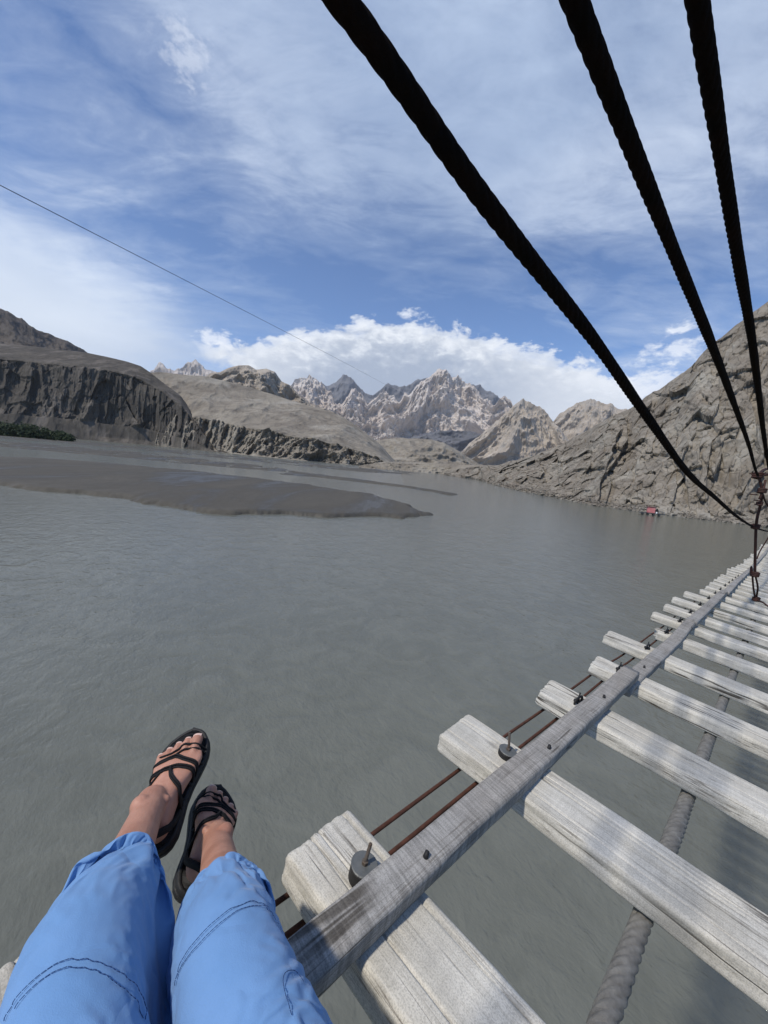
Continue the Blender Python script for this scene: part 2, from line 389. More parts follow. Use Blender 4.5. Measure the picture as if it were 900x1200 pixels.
def beam(s0, s1, l0, l1, hts, w, th, seed):
    """hts: list of (s, top height)"""
    nx = 90; ring = []
    for j in range(8): ring.append((-1+2*j/7, 1))
    for j in range(1, 5): ring.append((1, 1-2*j/5))
    for j in range(8): ring.append((1-2*j/7, -1))
    for j in range(1, 5): ring.append((-1, -1+2*j/5))
    ring = np.array(ring); k = len(ring); L = s1-s0; V = []
    for x in np.linspace(0, L, nx):
        y = ring[:, 0]*w/2; z = ring[:, 1]*th/2; rb = .006
        cy = np.clip(np.abs(y)-(w/2-rb), 0, rb); cz = np.clip(np.abs(z)-(th/2-rb), 0, rb); d = np.hypot(cy, cz); f = np.where(d > rb, rb/np.maximum(d, 1e-9), 1)
        y = np.sign(y)*(np.minimum(np.abs(y), w/2-rb)+cy*f); z = np.sign(z)*(np.minimum(np.abs(z), th/2-rb)+cz*f)
        p = np.stack([np.full(k, x*2.5+seed*7), y*30, z*30], 1); dn = fbm(p, 3)
        edge = fbm(np.stack([np.full(k, x*16+seed), np.zeros(k), np.zeros(k)+ring[:, 1]], 1), 3)
        y = y*(1+.05*fbm(np.array([[x*1.7+seed, 3, 1]]), 2)[0])+ring[:, 0]*edge*.0022; z = z+dn*.0016
        t = x/L; hc = np.interp(s0+x, [a for a, _ in hts], [c for _, c in hts])-th/2
        lc = l0+(l1-l0)*t+.004*math.sin(x*2.3+seed)
        V.append(W(0, 0, 0)+np.outer(np.full(k, s0+x), b_)+np.outer(lc+y, q_)+np.outer(hc+z, n_))
    V = np.concatenate(V); f = grid_faces(nx, k, True)+[tuple(range(k-1, -1, -1)), tuple((nx-1)*k+j for j in range(k))]
    # express in a frame whose x axis runs along the bridge so that the grain follows it
    o = mesh_obj('batten', V, f, BEAMW); Mx = basis_matrix(b_, q_, n_, W(s0, l0, -.7))
    o.data.transform(Mx.inverted()); o.matrix_world = Mx; o.parent = bridge; o.matrix_parent_inverse = bridge_inv
    for p in o.data.polygons: pass
    return o
beam(-1.6, 2.06, .305, .312, [(-1.6, -.702), (1.2, -.699), (1.7, -.685), (2.06, -.662)], .066, .046, 1)
beam(1.98, 3.72, .304, .309, [(1.98, -.7175), (2.65, -.700), (3.1, -.688), (3.45, -.655), (3.72, -.640)], .066, .044, 2)
s = 3.64; k = 3
while s < 23:
    e = s+random.uniform(2.0, 2.5); beam(s, e, .303+random.uniform(-.01, .01), .303+random.uniform(-.01, .01), [(x, beam_h(x)+.004) for x in np.linspace(s, e, 8)], .066, .045, k); s = e-.05; k += 1
# nails in the battens
for (s_, l_) in [(.60, .300), (1.16, .303), (1.66, .306), (2.3, .303)]:
    h = -.699 if s_ < 1.3 else (-.686 if s_ < 2 else -.708)
    v, f = sweep(smooth_path([W(s_, l_, h-.002), W(s_+.001, l_, h+.004), W(s_+.006, l_+.002, h+.007)], n=3), lambda a, t: .0055-.1*a+0*t, 9); o = mesh_obj('nail', v, f, RUBBER, None); o.parent = bridge; bpart(o)

# thin rusty rods under the planks, left of the batten
def under(l, off, r, name, mat, s0=-1.6, s1=20.):
    P = [W(x, l+.006*math.sin(x*1.9+l*9), beam_h(x)+off-.012*abs(math.sin(x*2.9))) for x in np.arange(s0, s1, .35)]
    o = tube(name, P, r, mat, None, 8, .05); o.parent = bridge; return bpart(o)
under(.461, -.115, .0048, 'support_rod', RUST); under(.408, -.115, .0050, 'support_rod', RUST)
P = [W(x, .003, beam_h(x)-.128) for x in np.arange(-1.6, 22, .6)]
bpart(rope('support_rope', P, .0200, ROPEM, bridge, lobes=6, pitch=.15, ns=32, depth=.26, near=3.0))
# handrail cables
c1 = [W(-1.8, .305, .335), W(-.6, .305, .325), at_l(400, 0, .305), at_l(560, 225, .305), at_l(697, 400, .305), at_l(749, 475, .303), at_l(806, 554, .30), at_s(838, 583, 2.75), at_s(862, 604, 4.0), at_s(882, 617, 5.75), at_s(899, 622.5, 8.5), at_s(908, 622, 14), at_s(914, 612, 24)]
bpart(rope('handrail_cable', c1, .0104, CABLE, bridge, pitch=.125, depth=.2))
c2 = [W(-1.8, .25, .43), W(-.5, .25, .445), at_l(673, 0, .252), at_l(787, 289, .252), at_l(832, 399, .25), at_s(862, 478, 2.2), at_s(877, 520, 3.4), at_s(888, 556, 5.4), at_s(896, 551, 7.5), at_s(905, 548, 12), at_s(912, 540, 24)]
bpart(rope('handrail_cable', c2, .0102, CABLE, bridge, pitch=.125, depth=.2))
c3 = [W(-1.8, .21, .55), W(-.5, .21, .565), at_l(817, 0, .212), at_l(862.5, 289, .212), at_l(879.5, 388, .21), at_s(888, 452, 2.1), at_s(896, 516, 3.4), at_s(903, 556, 5.6), at_s(908, 560, 9), at_s(913, 550, 24)]
bpart(rope('handrail_cable', c3, .0108, CABLE, bridge, pitch=.125, depth=.2))
# hanger wires that tie cables and deck together
def hang(P, r, name='hanger_wire'):
    o = tube(name, P, r, WIRE, None, 7, .02); o.parent = bridge; return bpart(o)
hang([at_s(889, 557, 5.45), at_s(893, 575, 5.5), at_s(891, 592, 5.6), at_s(887.5, 606, 5.65), at_s(886, 618, 5.75), at_s(885, 650, 5.9), at_s(884.5, 672, 6.0)], .013)
hang([at_s(884.5, 670, 6.0), at_s(880, 673, 5.98), at_s(880.5, 664, 5.98), at_s(881.5, 672, 6.0), at_s(883, 690, 6.1), at_s(885.5, 703, 6.2)], .009)
hang([at_s(884.5, 672, 6.0), at_s(888, 688, 6.1), at_s(887, 702, 6.2), at_s(894, 706, 6.05), at_s(902, 712, 5.9)], .009)
hang([at_s(889, 557, 5.5), at_s(894, 551, 5.7), at_s(902, 549, 6)], .012)
hang([at_s(888, 561, 5.5), at_s(895, 557, 5.6), at_s(903, 556, 5.7)], .012)
hang([at_s(897, 563, 5.6), at_s(894, 575, 5.5), at_s(890, 585, 5.5)], .011)
hang([at_s(893, 576, 5.5), at_s(898, 590, 5.6), at_s(904, 597, 5.7)], .008)
hang([at_s(902, 627, 12), at_s(896, 637, 12), at_s(890, 647, 12), at_s(887, 655, 12)], .012)
def knot(x, y, s, r):
    c = at_s(x, y, s); P = []
    for t in np.linspace(0, 4*math.pi*1.5, 40): P.append(c+b_*r*.8*math.cos(t)+q_*r*math.sin(t)+n_*(t/18.8-.5)*r*1.6)
    o = tube('wire_knot', P, r*.35, WIRE, None, 6, n=1); o.parent = bridge; bpart(o)
for x, y, s, r in [(888, 557, 5.45, .035), (893, 575, 5.5, .03), (885.5, 617, 5.75, .03), (884.5, 673, 6.0, .032), (886, 702, 6.2, .028), (890, 590, 5.55, .022)]: knot(x, y, s, r)
for x, y, dx in [(884, 556, -6), (884, 580, -6), (888, 587, -5), (890, 592, -6)]:
    hang([at_s(x+4, y, 5.5), at_s(x+dx, y-1, 5.5)], .006, 'wire_end')
# a second cable strung across the river, high on the left
P0 = at_d(-80, 175, 13.); P1 = at_d(0, 217, 14.); P2 = at_d(498, 472, 260.)
o = tube('stay_cable', [P1+(P1-P2)*(6/np.linalg.norm(P2-P1)), P1, P1+(P2-P1)*.1+np.array([0, 0, -.06]), P1+(P2-P1)*.4+np.array([0, 0, -.5]), P2], .0085, CABLE, None, 6, n=20)
setp(o, 'single thin dark cable strung through the sky from upper left down to the peaks', 'cable')

# ------------------------------------------------------------------ the seated person
SKIN = M('skin', .5); SKIN.b.inputs['Subsurface Weight'].default_value = .12; SKIN.b.inputs['Subsurface Radius'].default_value = (.012, .005, .003); SKIN.b.inputs['Subsurface Scale'].default_value = 1.
co = SKIN.obj(); SKIN.col(SKIN.mix(SKIN.ramp(SKIN.noise(co, 22, 6, .6), [(.35, 0.), (.7, 1.)]), (.46, .24, .17), (.33, .155, .105))); SKIN.nrm(SKIN.bump(SKIN.noise(co, 320, 5, .6), .0006, 1., SKIN.bump(SKIN.noise(SKIN.obj(), 60, 5, .6, .5), .0012))); SKIN.b.inputs['Specular IOR Level'].default_value = .4
NAIL = simple('toenail', (.68, .47, .39), .25, spec=.6)
SANDAL = simple('black_sandal_foam', (.014, .014, .015), .62, 0, (260, .0007), ((.022, .022, .023), 30), .3)
STRAP = simple('black_cord', (.009, .009, .010), .75, 0, (700, .0012), None, .25)
cl = M('blue_cotton', .85); co = cl.obj(); cn = cl.noise(co, 9, 6, .6); cf = cl.noise(co, 900, 3, .6)
cl.col(cl.mix(cl.ramp(cn, [(.35, 0.), (.68, 1.)]), (.135, .27, .50), (.165, .305, .55))); cl.b.inputs['Sheen Weight'].default_value = .15; cl.b.inputs['Specular IOR Level'].default_value = .15
crn = cl.noise(co, 8, 2, .45, .4); crs = cl.math('ABSOLUTE', cl.math('SUBTRACT', crn, .5)); nb = cl.bump(cl.ramp(crs, [(0., 0.), (.05, .55), (.2, 1.)]), .0017); nb = cl.bump(cl.noise(co, 22, 5, .5, .3), .0014, 1., nb); nb = cl.bump(cf, .0004, 1., nb); cl.nrm(nb); CLOTH = cl.m
STITCH = simple('dark_blue_thread', (.028, .065, .17), .8)
SHIRTM = simple('white_cotton', (.6, .6, .58), .9, 0, (20, .01))
HAIR = simple('dark_hair', (.03, .02, .015), .6, 0, (150, .004))

hipR, hipL = W(.20, -.20, -.60), W(.03, -.20, -.60)
kneeR, kneeL = W(.216, .303, -.60), W(.081, .375, -.60)
ankL, ankR = at_d(203, 957, 1.02), at_d(250, 990, 1.045)
def foot_frame(ank, heel_px, toe_px, heel_d, tilt):
    h = at_d(*heel_px, heel_d)
    for toe_d in np.arange(heel_d, 1.7, .001):
        t = at_d(*toe_px, toe_d)
        if np.linalg.norm(t-h) >= .246: break
    x = unit(t-h); v = unit(-(h+t)/2)       # v: back towards the eye
    v = unit(v-x*(v@x)); y0 = np.cross(v, x)
    z = unit(v*math.cos(tilt)+y0*math.sin(tilt)); y = np.cross(z, x)
    return h+x*.018+z*.014, x*.905, y*1.13, z*.97
# left foot: sole edge shows on the right-hand (inner) side, so the instep leans towards the left of the picture
FL = foot_frame(ankL, (178, 1008), (226, 858), 1.10, rad(24))
FR = foot_frame(ankR, (218, 1060), (258, 928), 1.12, rad(-15))
ankL = FL[0]+FL[1]*.045+FL[3]*.072; ankR = FR[0]+FR[1]*.045+FR[3]*.072
def px_of(P):
    c = RC.T@np.asarray(P); return 450+F*c[0]/-c[2], 600-F*c[1]/-c[2]
print('ankles', px_of(ankL), px_of(ankR), 'shank', np.linalg.norm(ankL-kneeL), np.linalg.norm(ankR-kneeR))
def chain(pts, rs, ns=16, step=.012, squash=None):
    C = smooth_path(pts, step=step); P = np.array(pts); 
    a0 = np.concatenate([[0], np.cumsum(np.linalg.norm(np.diff(P, axis=0), axis=1))]); a0 /= a0[-1]
    arc = np.concatenate([[0], np.cumsum(np.linalg.norm(np.diff(C, axis=0), axis=1))]); T = arc[-1]
    r = np.interp(arc/T, a0, rs)
    # hemispherical ends
    T_, N, B = frames(C); th = np.linspace(0, 2*math.pi, ns, endpoint=False)
    rows = []
    for k in range(1, 6):
        a = math.pi/2*k/6; rows.append((C[0]-T_[0]*rs[0]*math.cos(a), r[0]*math.sin(a), N[0], B[0]))
    for i in range(len(C)): rows.append((C[i], r[i], N[i], B[i]))
    for k in range(5, 0, -1):
        a = math.pi/2*k/6; rows.append((C[-1]+T_[-1]*rs[-1]*math.cos(a), r[-1]*math.sin(a), N[-1], B[-1]))
    V = np.concatenate([c+n[None]*(q*np.cos(th))[:, None]+b[None]*(q*np.sin(th))[:, None] for c, q, n, b in rows])
    f = grid_faces(len(rows), ns, True)+[tuple(range(ns-1, -1, -1)), tuple((len(rows)-1)*ns+j for j in range(ns))]
    return V, f
FOOT_LEN = .232
def foot_parts(fr, side):
    """side=+1: the big toe lies at +y"""
    O, x, y, z = fr; L = lambda a, b, c: O+x*a+y*(b*side)+z*c
    parts = []
    # main loft: stations (x, ycentre, halfwidth, height)
    st = [(-.004, 0, .012, .022, .012), (.004, .0, .024, .046, .008), (.02, .0, .030, .064, .006), (.045, .0, .029, .072, .005), (.07, .001, .029, .070, .006), (.095, .002, .032, .058, .007), (.12, .003, .037, .048, .006), (.145, .003, .043, .041, .005), (.165, .002, .0455, .032, .005), (.180, .000, .043, .026, .006), (.190, .0, .038, .020, .007)]
    ns = 28; th = np.linspace(0, 2*math.pi, ns, endpoint=False); V = []
    S = np.array(st); xs = np.linspace(-.004, .190, 46)
    for a in xs:
        yc, hw, top, bot = [np.interp(a, S[:, 0], S[:, k]) for k in (1, 2, 3, 4)]
        cz = (top+bot)/2; hh = (top-bot)/2
        cs, sn = np.cos(th), np.sin(th)
        # instep crest lies nearer the big-toe side
        yy = yc+hw*np.sign(cs)*np.abs(cs)**.85; zz = cz+hh*np.sign(sn)*np.abs(sn)**np.where(sn > 0, 1.05, .6)
        yy = yy+.30*hw*np.clip(sn, 0, 1)*(1 if a > .06 else a/.06)*.6
        V.append(np.array([L(a, p, q) for p, q in zip(yy, zz)]))
    V = np.concatenate(V); f = grid_faces(len(xs), ns, True)+[tuple(range(ns-1, -1, -1)), tuple((len(xs)-1)*ns+j for j in range(ns))]
    parts.append((V, f))
    # toes: (root x, root y, tip x, tip y, radius)
    toes = [(.172, .0275, .226, .0265, .0122, .0125), (.176, .0075, .221, .0075, .0082, .0085), (.172, -.0085, .211, -.0085, .0077, .008), (.166, -.0225, .199, -.0235, .0073, .0078), (.158, -.0345, .186, -.0370, .0070, .0076)]
    nails = []
    for i, (x0, y0, x1, y1, r0, r1) in enumerate(toes):
        m = (x0+x1)/2; pts = [L(x0-.012, y0, .018), L(m-.002, (y0+y1)/2, .0205 if i else .019), L(x1-.012, y1, .0175 if i else .0165), L(x1-r1, y1, .0145 if i else .0155)]
        parts.append(chain(pts, [r0*.95, r0*.92, r1*1.02, r1*.93], 14, .004))
        nx = x1-r1*.95; nr = r1
        cN = L(nx+r1*.1, y1, (.0145 if i else .0155)+nr*.78); 
        nn = []
        for u in np.linspace(-1, 1, 7):
            for v in np.linspace(-1, 1, 7):
                k = math.sqrt(max(0, 1-min(1, (abs(u)**3.2+abs(v)**3.2)/2*1.2)))
                nn.append(cN+x*(u*nr*.62)+y*(v*nr*.66*side)+z*(nr*.36-(v*v)*nr*.30-max(0, u)**2*nr*.28-.0015+.0006*k))
        nails.append((np.array(nn), grid_faces(7, 7)))
    # ankle bones
    parts.append(chain([L(.05, .022, .076), L(.05, .026, .078)], [.010, .008], 12, .004)); parts.append(chain([L(.043, -.019, .062), L(.043, -.022, .062)], [.009, .007], 12, .004))
    for t_ in (-.022, -.009, .006, .026): parts.append(chain([L(.085, t_*.35, .050 if abs(t_) < .02 else .046), L(.125, t_*.7, .0435 if t_ > -.02 else .036), L(.158, t_*1.0, .0315 if t_ > -.02 else .026)], [.0045, .0042, .0035], 8, .006))
    # achilles
    parts.append(chain([L(.012, 0, .045), L(.018, 0, .08), L(.028, 0, .11)], [.018, .015, .018], 12, .01))
    return parts, nails
def leg_parts(hip, knee, fr, side):
    O, x, y, z = fr; a = O+x*.045+z*.072
    d = unit(knee-a)
    return [chain([a-d*.012, a+d*.05, a+d*.12, a+d*.22, a+d*.30, knee], [.029, .0285, .031, .036, .040, .044], 20, .012),
            chain([knee, knee*.6+hip*.4, hip], [.046, .056, .070], 20, .02)]
body_parts = []; nail_sets = []
for fr, hip, knee, side in ((FL, hipL, kneeL, -1), (FR, hipR, kneeR, 1)):
    pass
# orient: for the left foot the big toe is on the right of the picture
def bigside(fr):
    O, x, y, z = fr; r = RC@np.array([1., 0, 0]); return 1 if y@r > 0 else -1
SIDE_L = bigside(FL); SIDE_R = -bigside(FR)
for fr, hip, knee, side in ((FL, hipL, kneeL, SIDE_L), (FR, hipR, kneeR, SIDE_R)):
    p, nl = foot_parts(fr, side); body_parts += p; nail_sets.append(nl); body_parts += leg_parts(hip, knee, fr, side)
# trunk, arms and head (all behind the lens)
pel = W(.115, -.22, -.59); che = W(.10, -.42, -.25); nek = W(.10, -.43, -.02)
body_parts.append(chain([W(.04, -.22, -.59), W(.19, -.22, -.59)], [.10, .10], 20, .02)); body_parts.append(chain([pel, W(.11, -.33, -.44), che, W(.10, -.43, -.12)], [.11, .105, .115, .07], 22, .02))
body_parts.append(chain([W(-.05, -.43, -.14), W(.25, -.43, -.14)], [.05, .05], 16, .02)); body_parts.append(chain([W(.10, -.43, -.14), nek, W(.10, -.42, .05)], [.052, .05, .06], 16, .02))
body_parts.append(chain([W(.10, -.43, .10), W(.10, -.415, .16)], [.085, .088], 22, .02)); body_parts.append(chain([W(.10, -.36, .06), W(.10, -.37, .11)], [.055, .06], 16, .02))
body_parts.append(chain([W(.10, -.335, .115), W(.10, -.316, .095)], [.010, .013], 10, .004))
for sgn in (-1, 1):
    c0 = .10; sh = W(c0+sgn*.16, -.44, -.15); el = W(c0+sgn*.25, -.50, -.42); wr = W(c0+sgn*.27, -.42, -.66); hd = W(c0+sgn*.27, -.36, -.715)
    body_parts.append(chain([sh, el], [.046, .036], 14, .02)); body_parts.append(chain([el, wr], [.036, .025], 14, .02)); body_parts.append(chain([wr, hd], [.026, .030], 14, .01))
    body_parts.append(chain([W(c0+sgn*.088, -.42, .12), W(c0+sgn*.096, -.425, .10)], [.018, .014], 10, .005))
    for k in range(4):
        o_ = (k-1.5)*.019; ln = (.055, .066, .07, .055)[k]
        body_parts.append(chain([hd+b_*o_, hd+b_*(o_*1.2)+q_*(ln*.6)-n_*.004, hd+b_*(o_*1.25)+q_*ln-n_*.014], [.0095, .009, .0075], 10, .006))
    body_parts.append(chain([hd-b_*sgn*.018, hd-b_*sgn*.042+q_*.02, hd-b_*sgn*.05+q_*.04-n_*.008], [.011, .0105, .009], 10, .006))
v, f = merge(body_parts)
tmp = mesh_obj('tmp_body', v, f)
rm = tmp.modifiers.new('r', 'REMESH'); rm.mode = 'VOXEL'; rm.voxel_size = .0026
sm = tmp.modifiers.new('s', 'SMOOTH'); sm.factor = .5; sm.iterations = 6
dg = bpy.context.evaluated_depsgraph_get(); me = bpy.data.meshes.new_from_object(tmp.evaluated_get(dg)); bpy.data.objects.remove(tmp)
me.name = 'person'; me.polygons.foreach_set('use_smooth', [True]*len(me.polygons)); me.materials.clear(); me.materials.append(SKIN.m)
person = bpy.data.objects.new('person', me); COL.objects.link(person)
setp(person, 'person in loose blue trousers and black strappy sandals, legs stretched over the bridge edge', 'person')
for nl in nail_sets:
    for (nv_, nf_) in nl: mesh_obj('toenail', nv_, nf_, NAIL, person)
bvh = BVHTree.FromPolygons([tuple(v.co) for v in me.vertices], [tuple(p.vertices) for p in me.polygons])
# eyes, mouth and hair on the head
for sgn in (-1, 1):
    v, f = chain([W(.10+sgn*.032, -.333, .135), W(.10+sgn*.032, -.331, .135)], [.012, .012], 12, .004); mesh_obj('eye', v, f, simple('eye_white', (.7, .68, .65), .2), person)
v, f = chain([W(.075, -.322, .06), W(.10, -.312, .058), W(.125, -.322, .06)], [.004, .008, .004], 10, .005); mesh_obj('lips', v, f, simple('lips', (.42, .14, .12), .4), person)
v, f = chain([W(.10, -.44, .18), W(.10, -.47, .12), W(.10, -.50, -.02), W(.10, -.52, -.18)], [.095, .092, .06, .035], 24, .02); mesh_obj('hair', v, f, HAIR, person)

# sandals
def foot_bvh(fr):
    O, x, y, z = fr; B = np.linalg.inv(np.stack([x, y, z], 1)); co_ = np.empty(len(me.vertices)*3, np.float32); me.vertices.foreach_get('co', co_)
    Lc = (co_.reshape(-1, 3)-O)@B.T; ok = (Lc[:, 0] > -.03) & (Lc[:, 0] < .26) & (np.abs(Lc[:, 1]) < .058) & (Lc[:, 2] > -.01) & (Lc[:, 2] < .13)
    # only what hangs together with this foot: drop the other foot by side
    pol = [tuple(p.vertices) for p in me.polygons if ok[p.vertices[0]]]
    return BVHTree.FromPolygons([tuple(v) for v in co_.reshape(-1, 3).tolist()], pol)
def sandal(fr, side, straps, label):
    O, x, y, z = fr; L = lambda a, b, c: O+x*a+y*(b*side)+z*c
    bvh = foot_bvh(fr); e = empty('sandal', O); e.parent = person
    inv = Matrix.Translation(-Vector([float(t) for t in O]))
    def add(nm, v, f, mat, par=None):
        o = mesh_obj(nm, v, f, mat); o.parent = e; o.matrix_parent_inverse = inv; return o
    # outline (x, inner half, outer half)
    S = np.array([(-.020, .0, .0), (-.0185, .012, .012), (-.014, .021, .021), (-.004, .029, .029), (.015, .0345, .0345), (.045, .0345, .035), (.08, .033, .037), (.11, .036, .042), (.14, .0425, .0475), (.165, .0475, .0495), (.185, .049, .0485), (.205, .047, .0435), (.222, .0425, .034), (.236, .035, .020), (.245, .026, .007), (.250, .014, -.005), (.252, .006, -.006)])
    a = S[:, 0]; n = 80; t = (1-np.cos(np.linspace(0, math.pi, n)))/2; xs = a[0]+(a[-1]-a[0])*t
    up = np.interp(xs, a, S[:, 1]); dn = np.interp(xs, a, S[:, 2])
    loop = [(p, q) for p, q in zip(xs, up)]+[(p, -q) for p, q in list(zip(xs, dn))[::-1][1:-1]]
    loop = np.array(loop); c = loop.mean(0); k = len(loop)
    def ring(inset, zz):
        d = loop-np.array([c[0], 0]); nrm = np.roll(loop, -1, 0)-np.roll(loop, 1, 0); nn = np.stack([nrm[:, 1], -nrm[:, 0]], 1); nn /= np.linalg.norm(nn, axis=1)[:, None]+1e-9
        s = np.sign((nn*(loop-c)).sum(1)).mean(); q = loop-nn*s*inset
        lift = np.array([.004*math.exp(-((xx-.0)/.05)**2)+.006*max(0, (xx-.2)/.05)**2 for xx in loop[:, 0]])
        return np.array([L(p[0], p[1], zz+l) for p, l in zip(q, lift)])
    def prism(nm, rings, mat):
        V = np.concatenate(rings); m = len(rings); f = grid_faces(m, k, True)
        i0 = len(V); V = np.concatenate([V, [rings[0].mean(0)], [rings[-1].mean(0)]])
        # strips across keep the caps flat along the length
        f += [(j, (j+1), k-j-1, (k-j) % k) for j in range(1, n-2)] ; f += [((m-1)*k+(k-j) % k, (m-1)*k+k-j-1, (m-1)*k+j+1, (m-1)*k+j) for j in range(1, n-2)]
        f += [(0, 1, k-1), ((m-1)*k+k-1, (m-1)*k+1, (m-1)*k)]
        return add(nm, V[:m*k], f, mat)
    prism('outsole', [ring(.004, -.025), ring(.0005, -.022), ring(.0, -.014), ring(.0, -.0125), ring(.0035, -.0115)], RUBBER)
    prism('midsole', [ring(.0025, -.0115), ring(.0008, -.0095), ring(.0, -.002), ring(.0012, .001), ring(.004, .0022), ring(.0065, .0012), ring(.008, .0006)], SANDAL)
    # footbed stitching ridge is left to the material; cords run over the skin
    def surf(a, ang, lift):
        """ang: 0 = inner side at the sole, pi = outer side"""
        hw = np.interp(a, S[:, 0], (S[:, 1]+S[:, 2])/2)
        c0 = L(a, 0, .018 if a > .05 else .03); d = y*(side*math.cos(ang))+z*math.sin(ang)
        if a < .05: c0 = L(a, 0, .02)
        o_ = c0+d*(.045 if a > .15 else .065); hit = bvh.ray_cast(Vector([float(t) for t in o_]), Vector([float(t) for t in -d/np.linalg.norm(d)]), .08)
        p = np.array(hit[0]) if hit[0] is not None else c0+d*.03
        edge = abs(math.cos(ang)); 
        if math.sin(ang) < .12:                                   # anchored in the sole rim
            s = 1 if math.cos(ang) > 0 else -1; h = np.interp(a, S[:, 0], S[:, 1] if s > 0 else S[:, 2]); return L(a, s*(h-.003), .000)
        return p+d*lift
    for st in straps:
        r = st.get('r', .0023)
        P = [surf(a, rad(g), r*.75+st.get('up', 0)) for a, g in st['p']]
        # densify on the surface
        Q = []
        for i in range(len(st['p'])-1):
            (a0, g0), (a1, g1) = st['p'][i:i+2]
            for t in np.linspace(0, 1, 9, endpoint=False): Q.append(surf(a0+(a1-a0)*t, rad(g0+(g1-g0)*t), r*.75+st.get('up', 0)))
        Q.append(P[-1]); Q = np.array(Q)
        for _ in range(3): Q[1:-1] = (Q[:-2]+2*Q[1:-1]+Q[2:])/4
        for off in st.get('off', (0,)):
            Qo = Q+x*off+z*(abs(off)*.15)
            C = smooth_path(list(Qo[::2])+[Qo[-1]], n=5); v, f = sweep(C, lambda a, t: r*(1+.06*np.sin(a*1400+3*t)), 10); add('strap', v, f, STRAP)
    # heel cup
    P = [L(.055, .030, .004), L(.02, .031, .030), L(-.002, .018, .052), L(-.009, 0, .056), L(-.002, -.018, .052), L(.02, -.031, .030), L(.055, -.030, .004)]
    C = smooth_path(P, n=10); v, f = sweep(C, lambda a, t: .0035+.0*a+.0035*np.abs(np.sin(t)), 10); add('heel_strap', v, f, STRAP)
    # small loops where the cords enter the sole
    for a, s in ((.165, 1), (.118, 1), (.168, -1), (.125, -1), (.075, 1), (.075, -1)):
        h = np.interp(a, S[:, 0], S[:, 1] if s > 0 else S[:, 2]); v, f = sweep(smooth_path([L(a-.007, s*(h-.0035), -.001), L(a-.004, s*(h-.006), .009), L(a+.004, s*(h-.006), .009), L(a+.007, s*(h-.0035), -.001)], n=6), lambda aa, t: .003+0*aa*t, 8); add('cord_loop', v, f, STRAP)
    return e
ST = [dict(p=[(.192, 0), (.197, 45), (.193, 80), (.186, 105), (.176, 140), (.166, 180)], off=(0,)),
      dict(p=[(.183, 0), (.184, 40), (.176, 80), (.166, 110), (.155, 145), (.148, 180)], off=(0,)),
      dict(p=[(.134, 0), (.148, 30), (.162, 62), (.166, 92), (.160, 125), (.146, 180)], off=(-.0030, .0030)),
      dict(p=[(.122, 0), (.132, 35), (.136, 65), (.132, 90), (.127, 120), (.122, 150), (.118, 180)], off=(-.0030, .0030)),
      dict(p=[(.132, 86), (.112, 74), (.094, 58), (.078, 36), (.066, 0)], off=(-.0032, .0032), up=.001),
      dict(p=[(.128, 118), (.108, 126), (.085, 138), (.062, 155), (.048, 180)], off=(0,))]
sandal(FL, SIDE_L, ST, ''); sandal(FR, SIDE_R, ST, '')

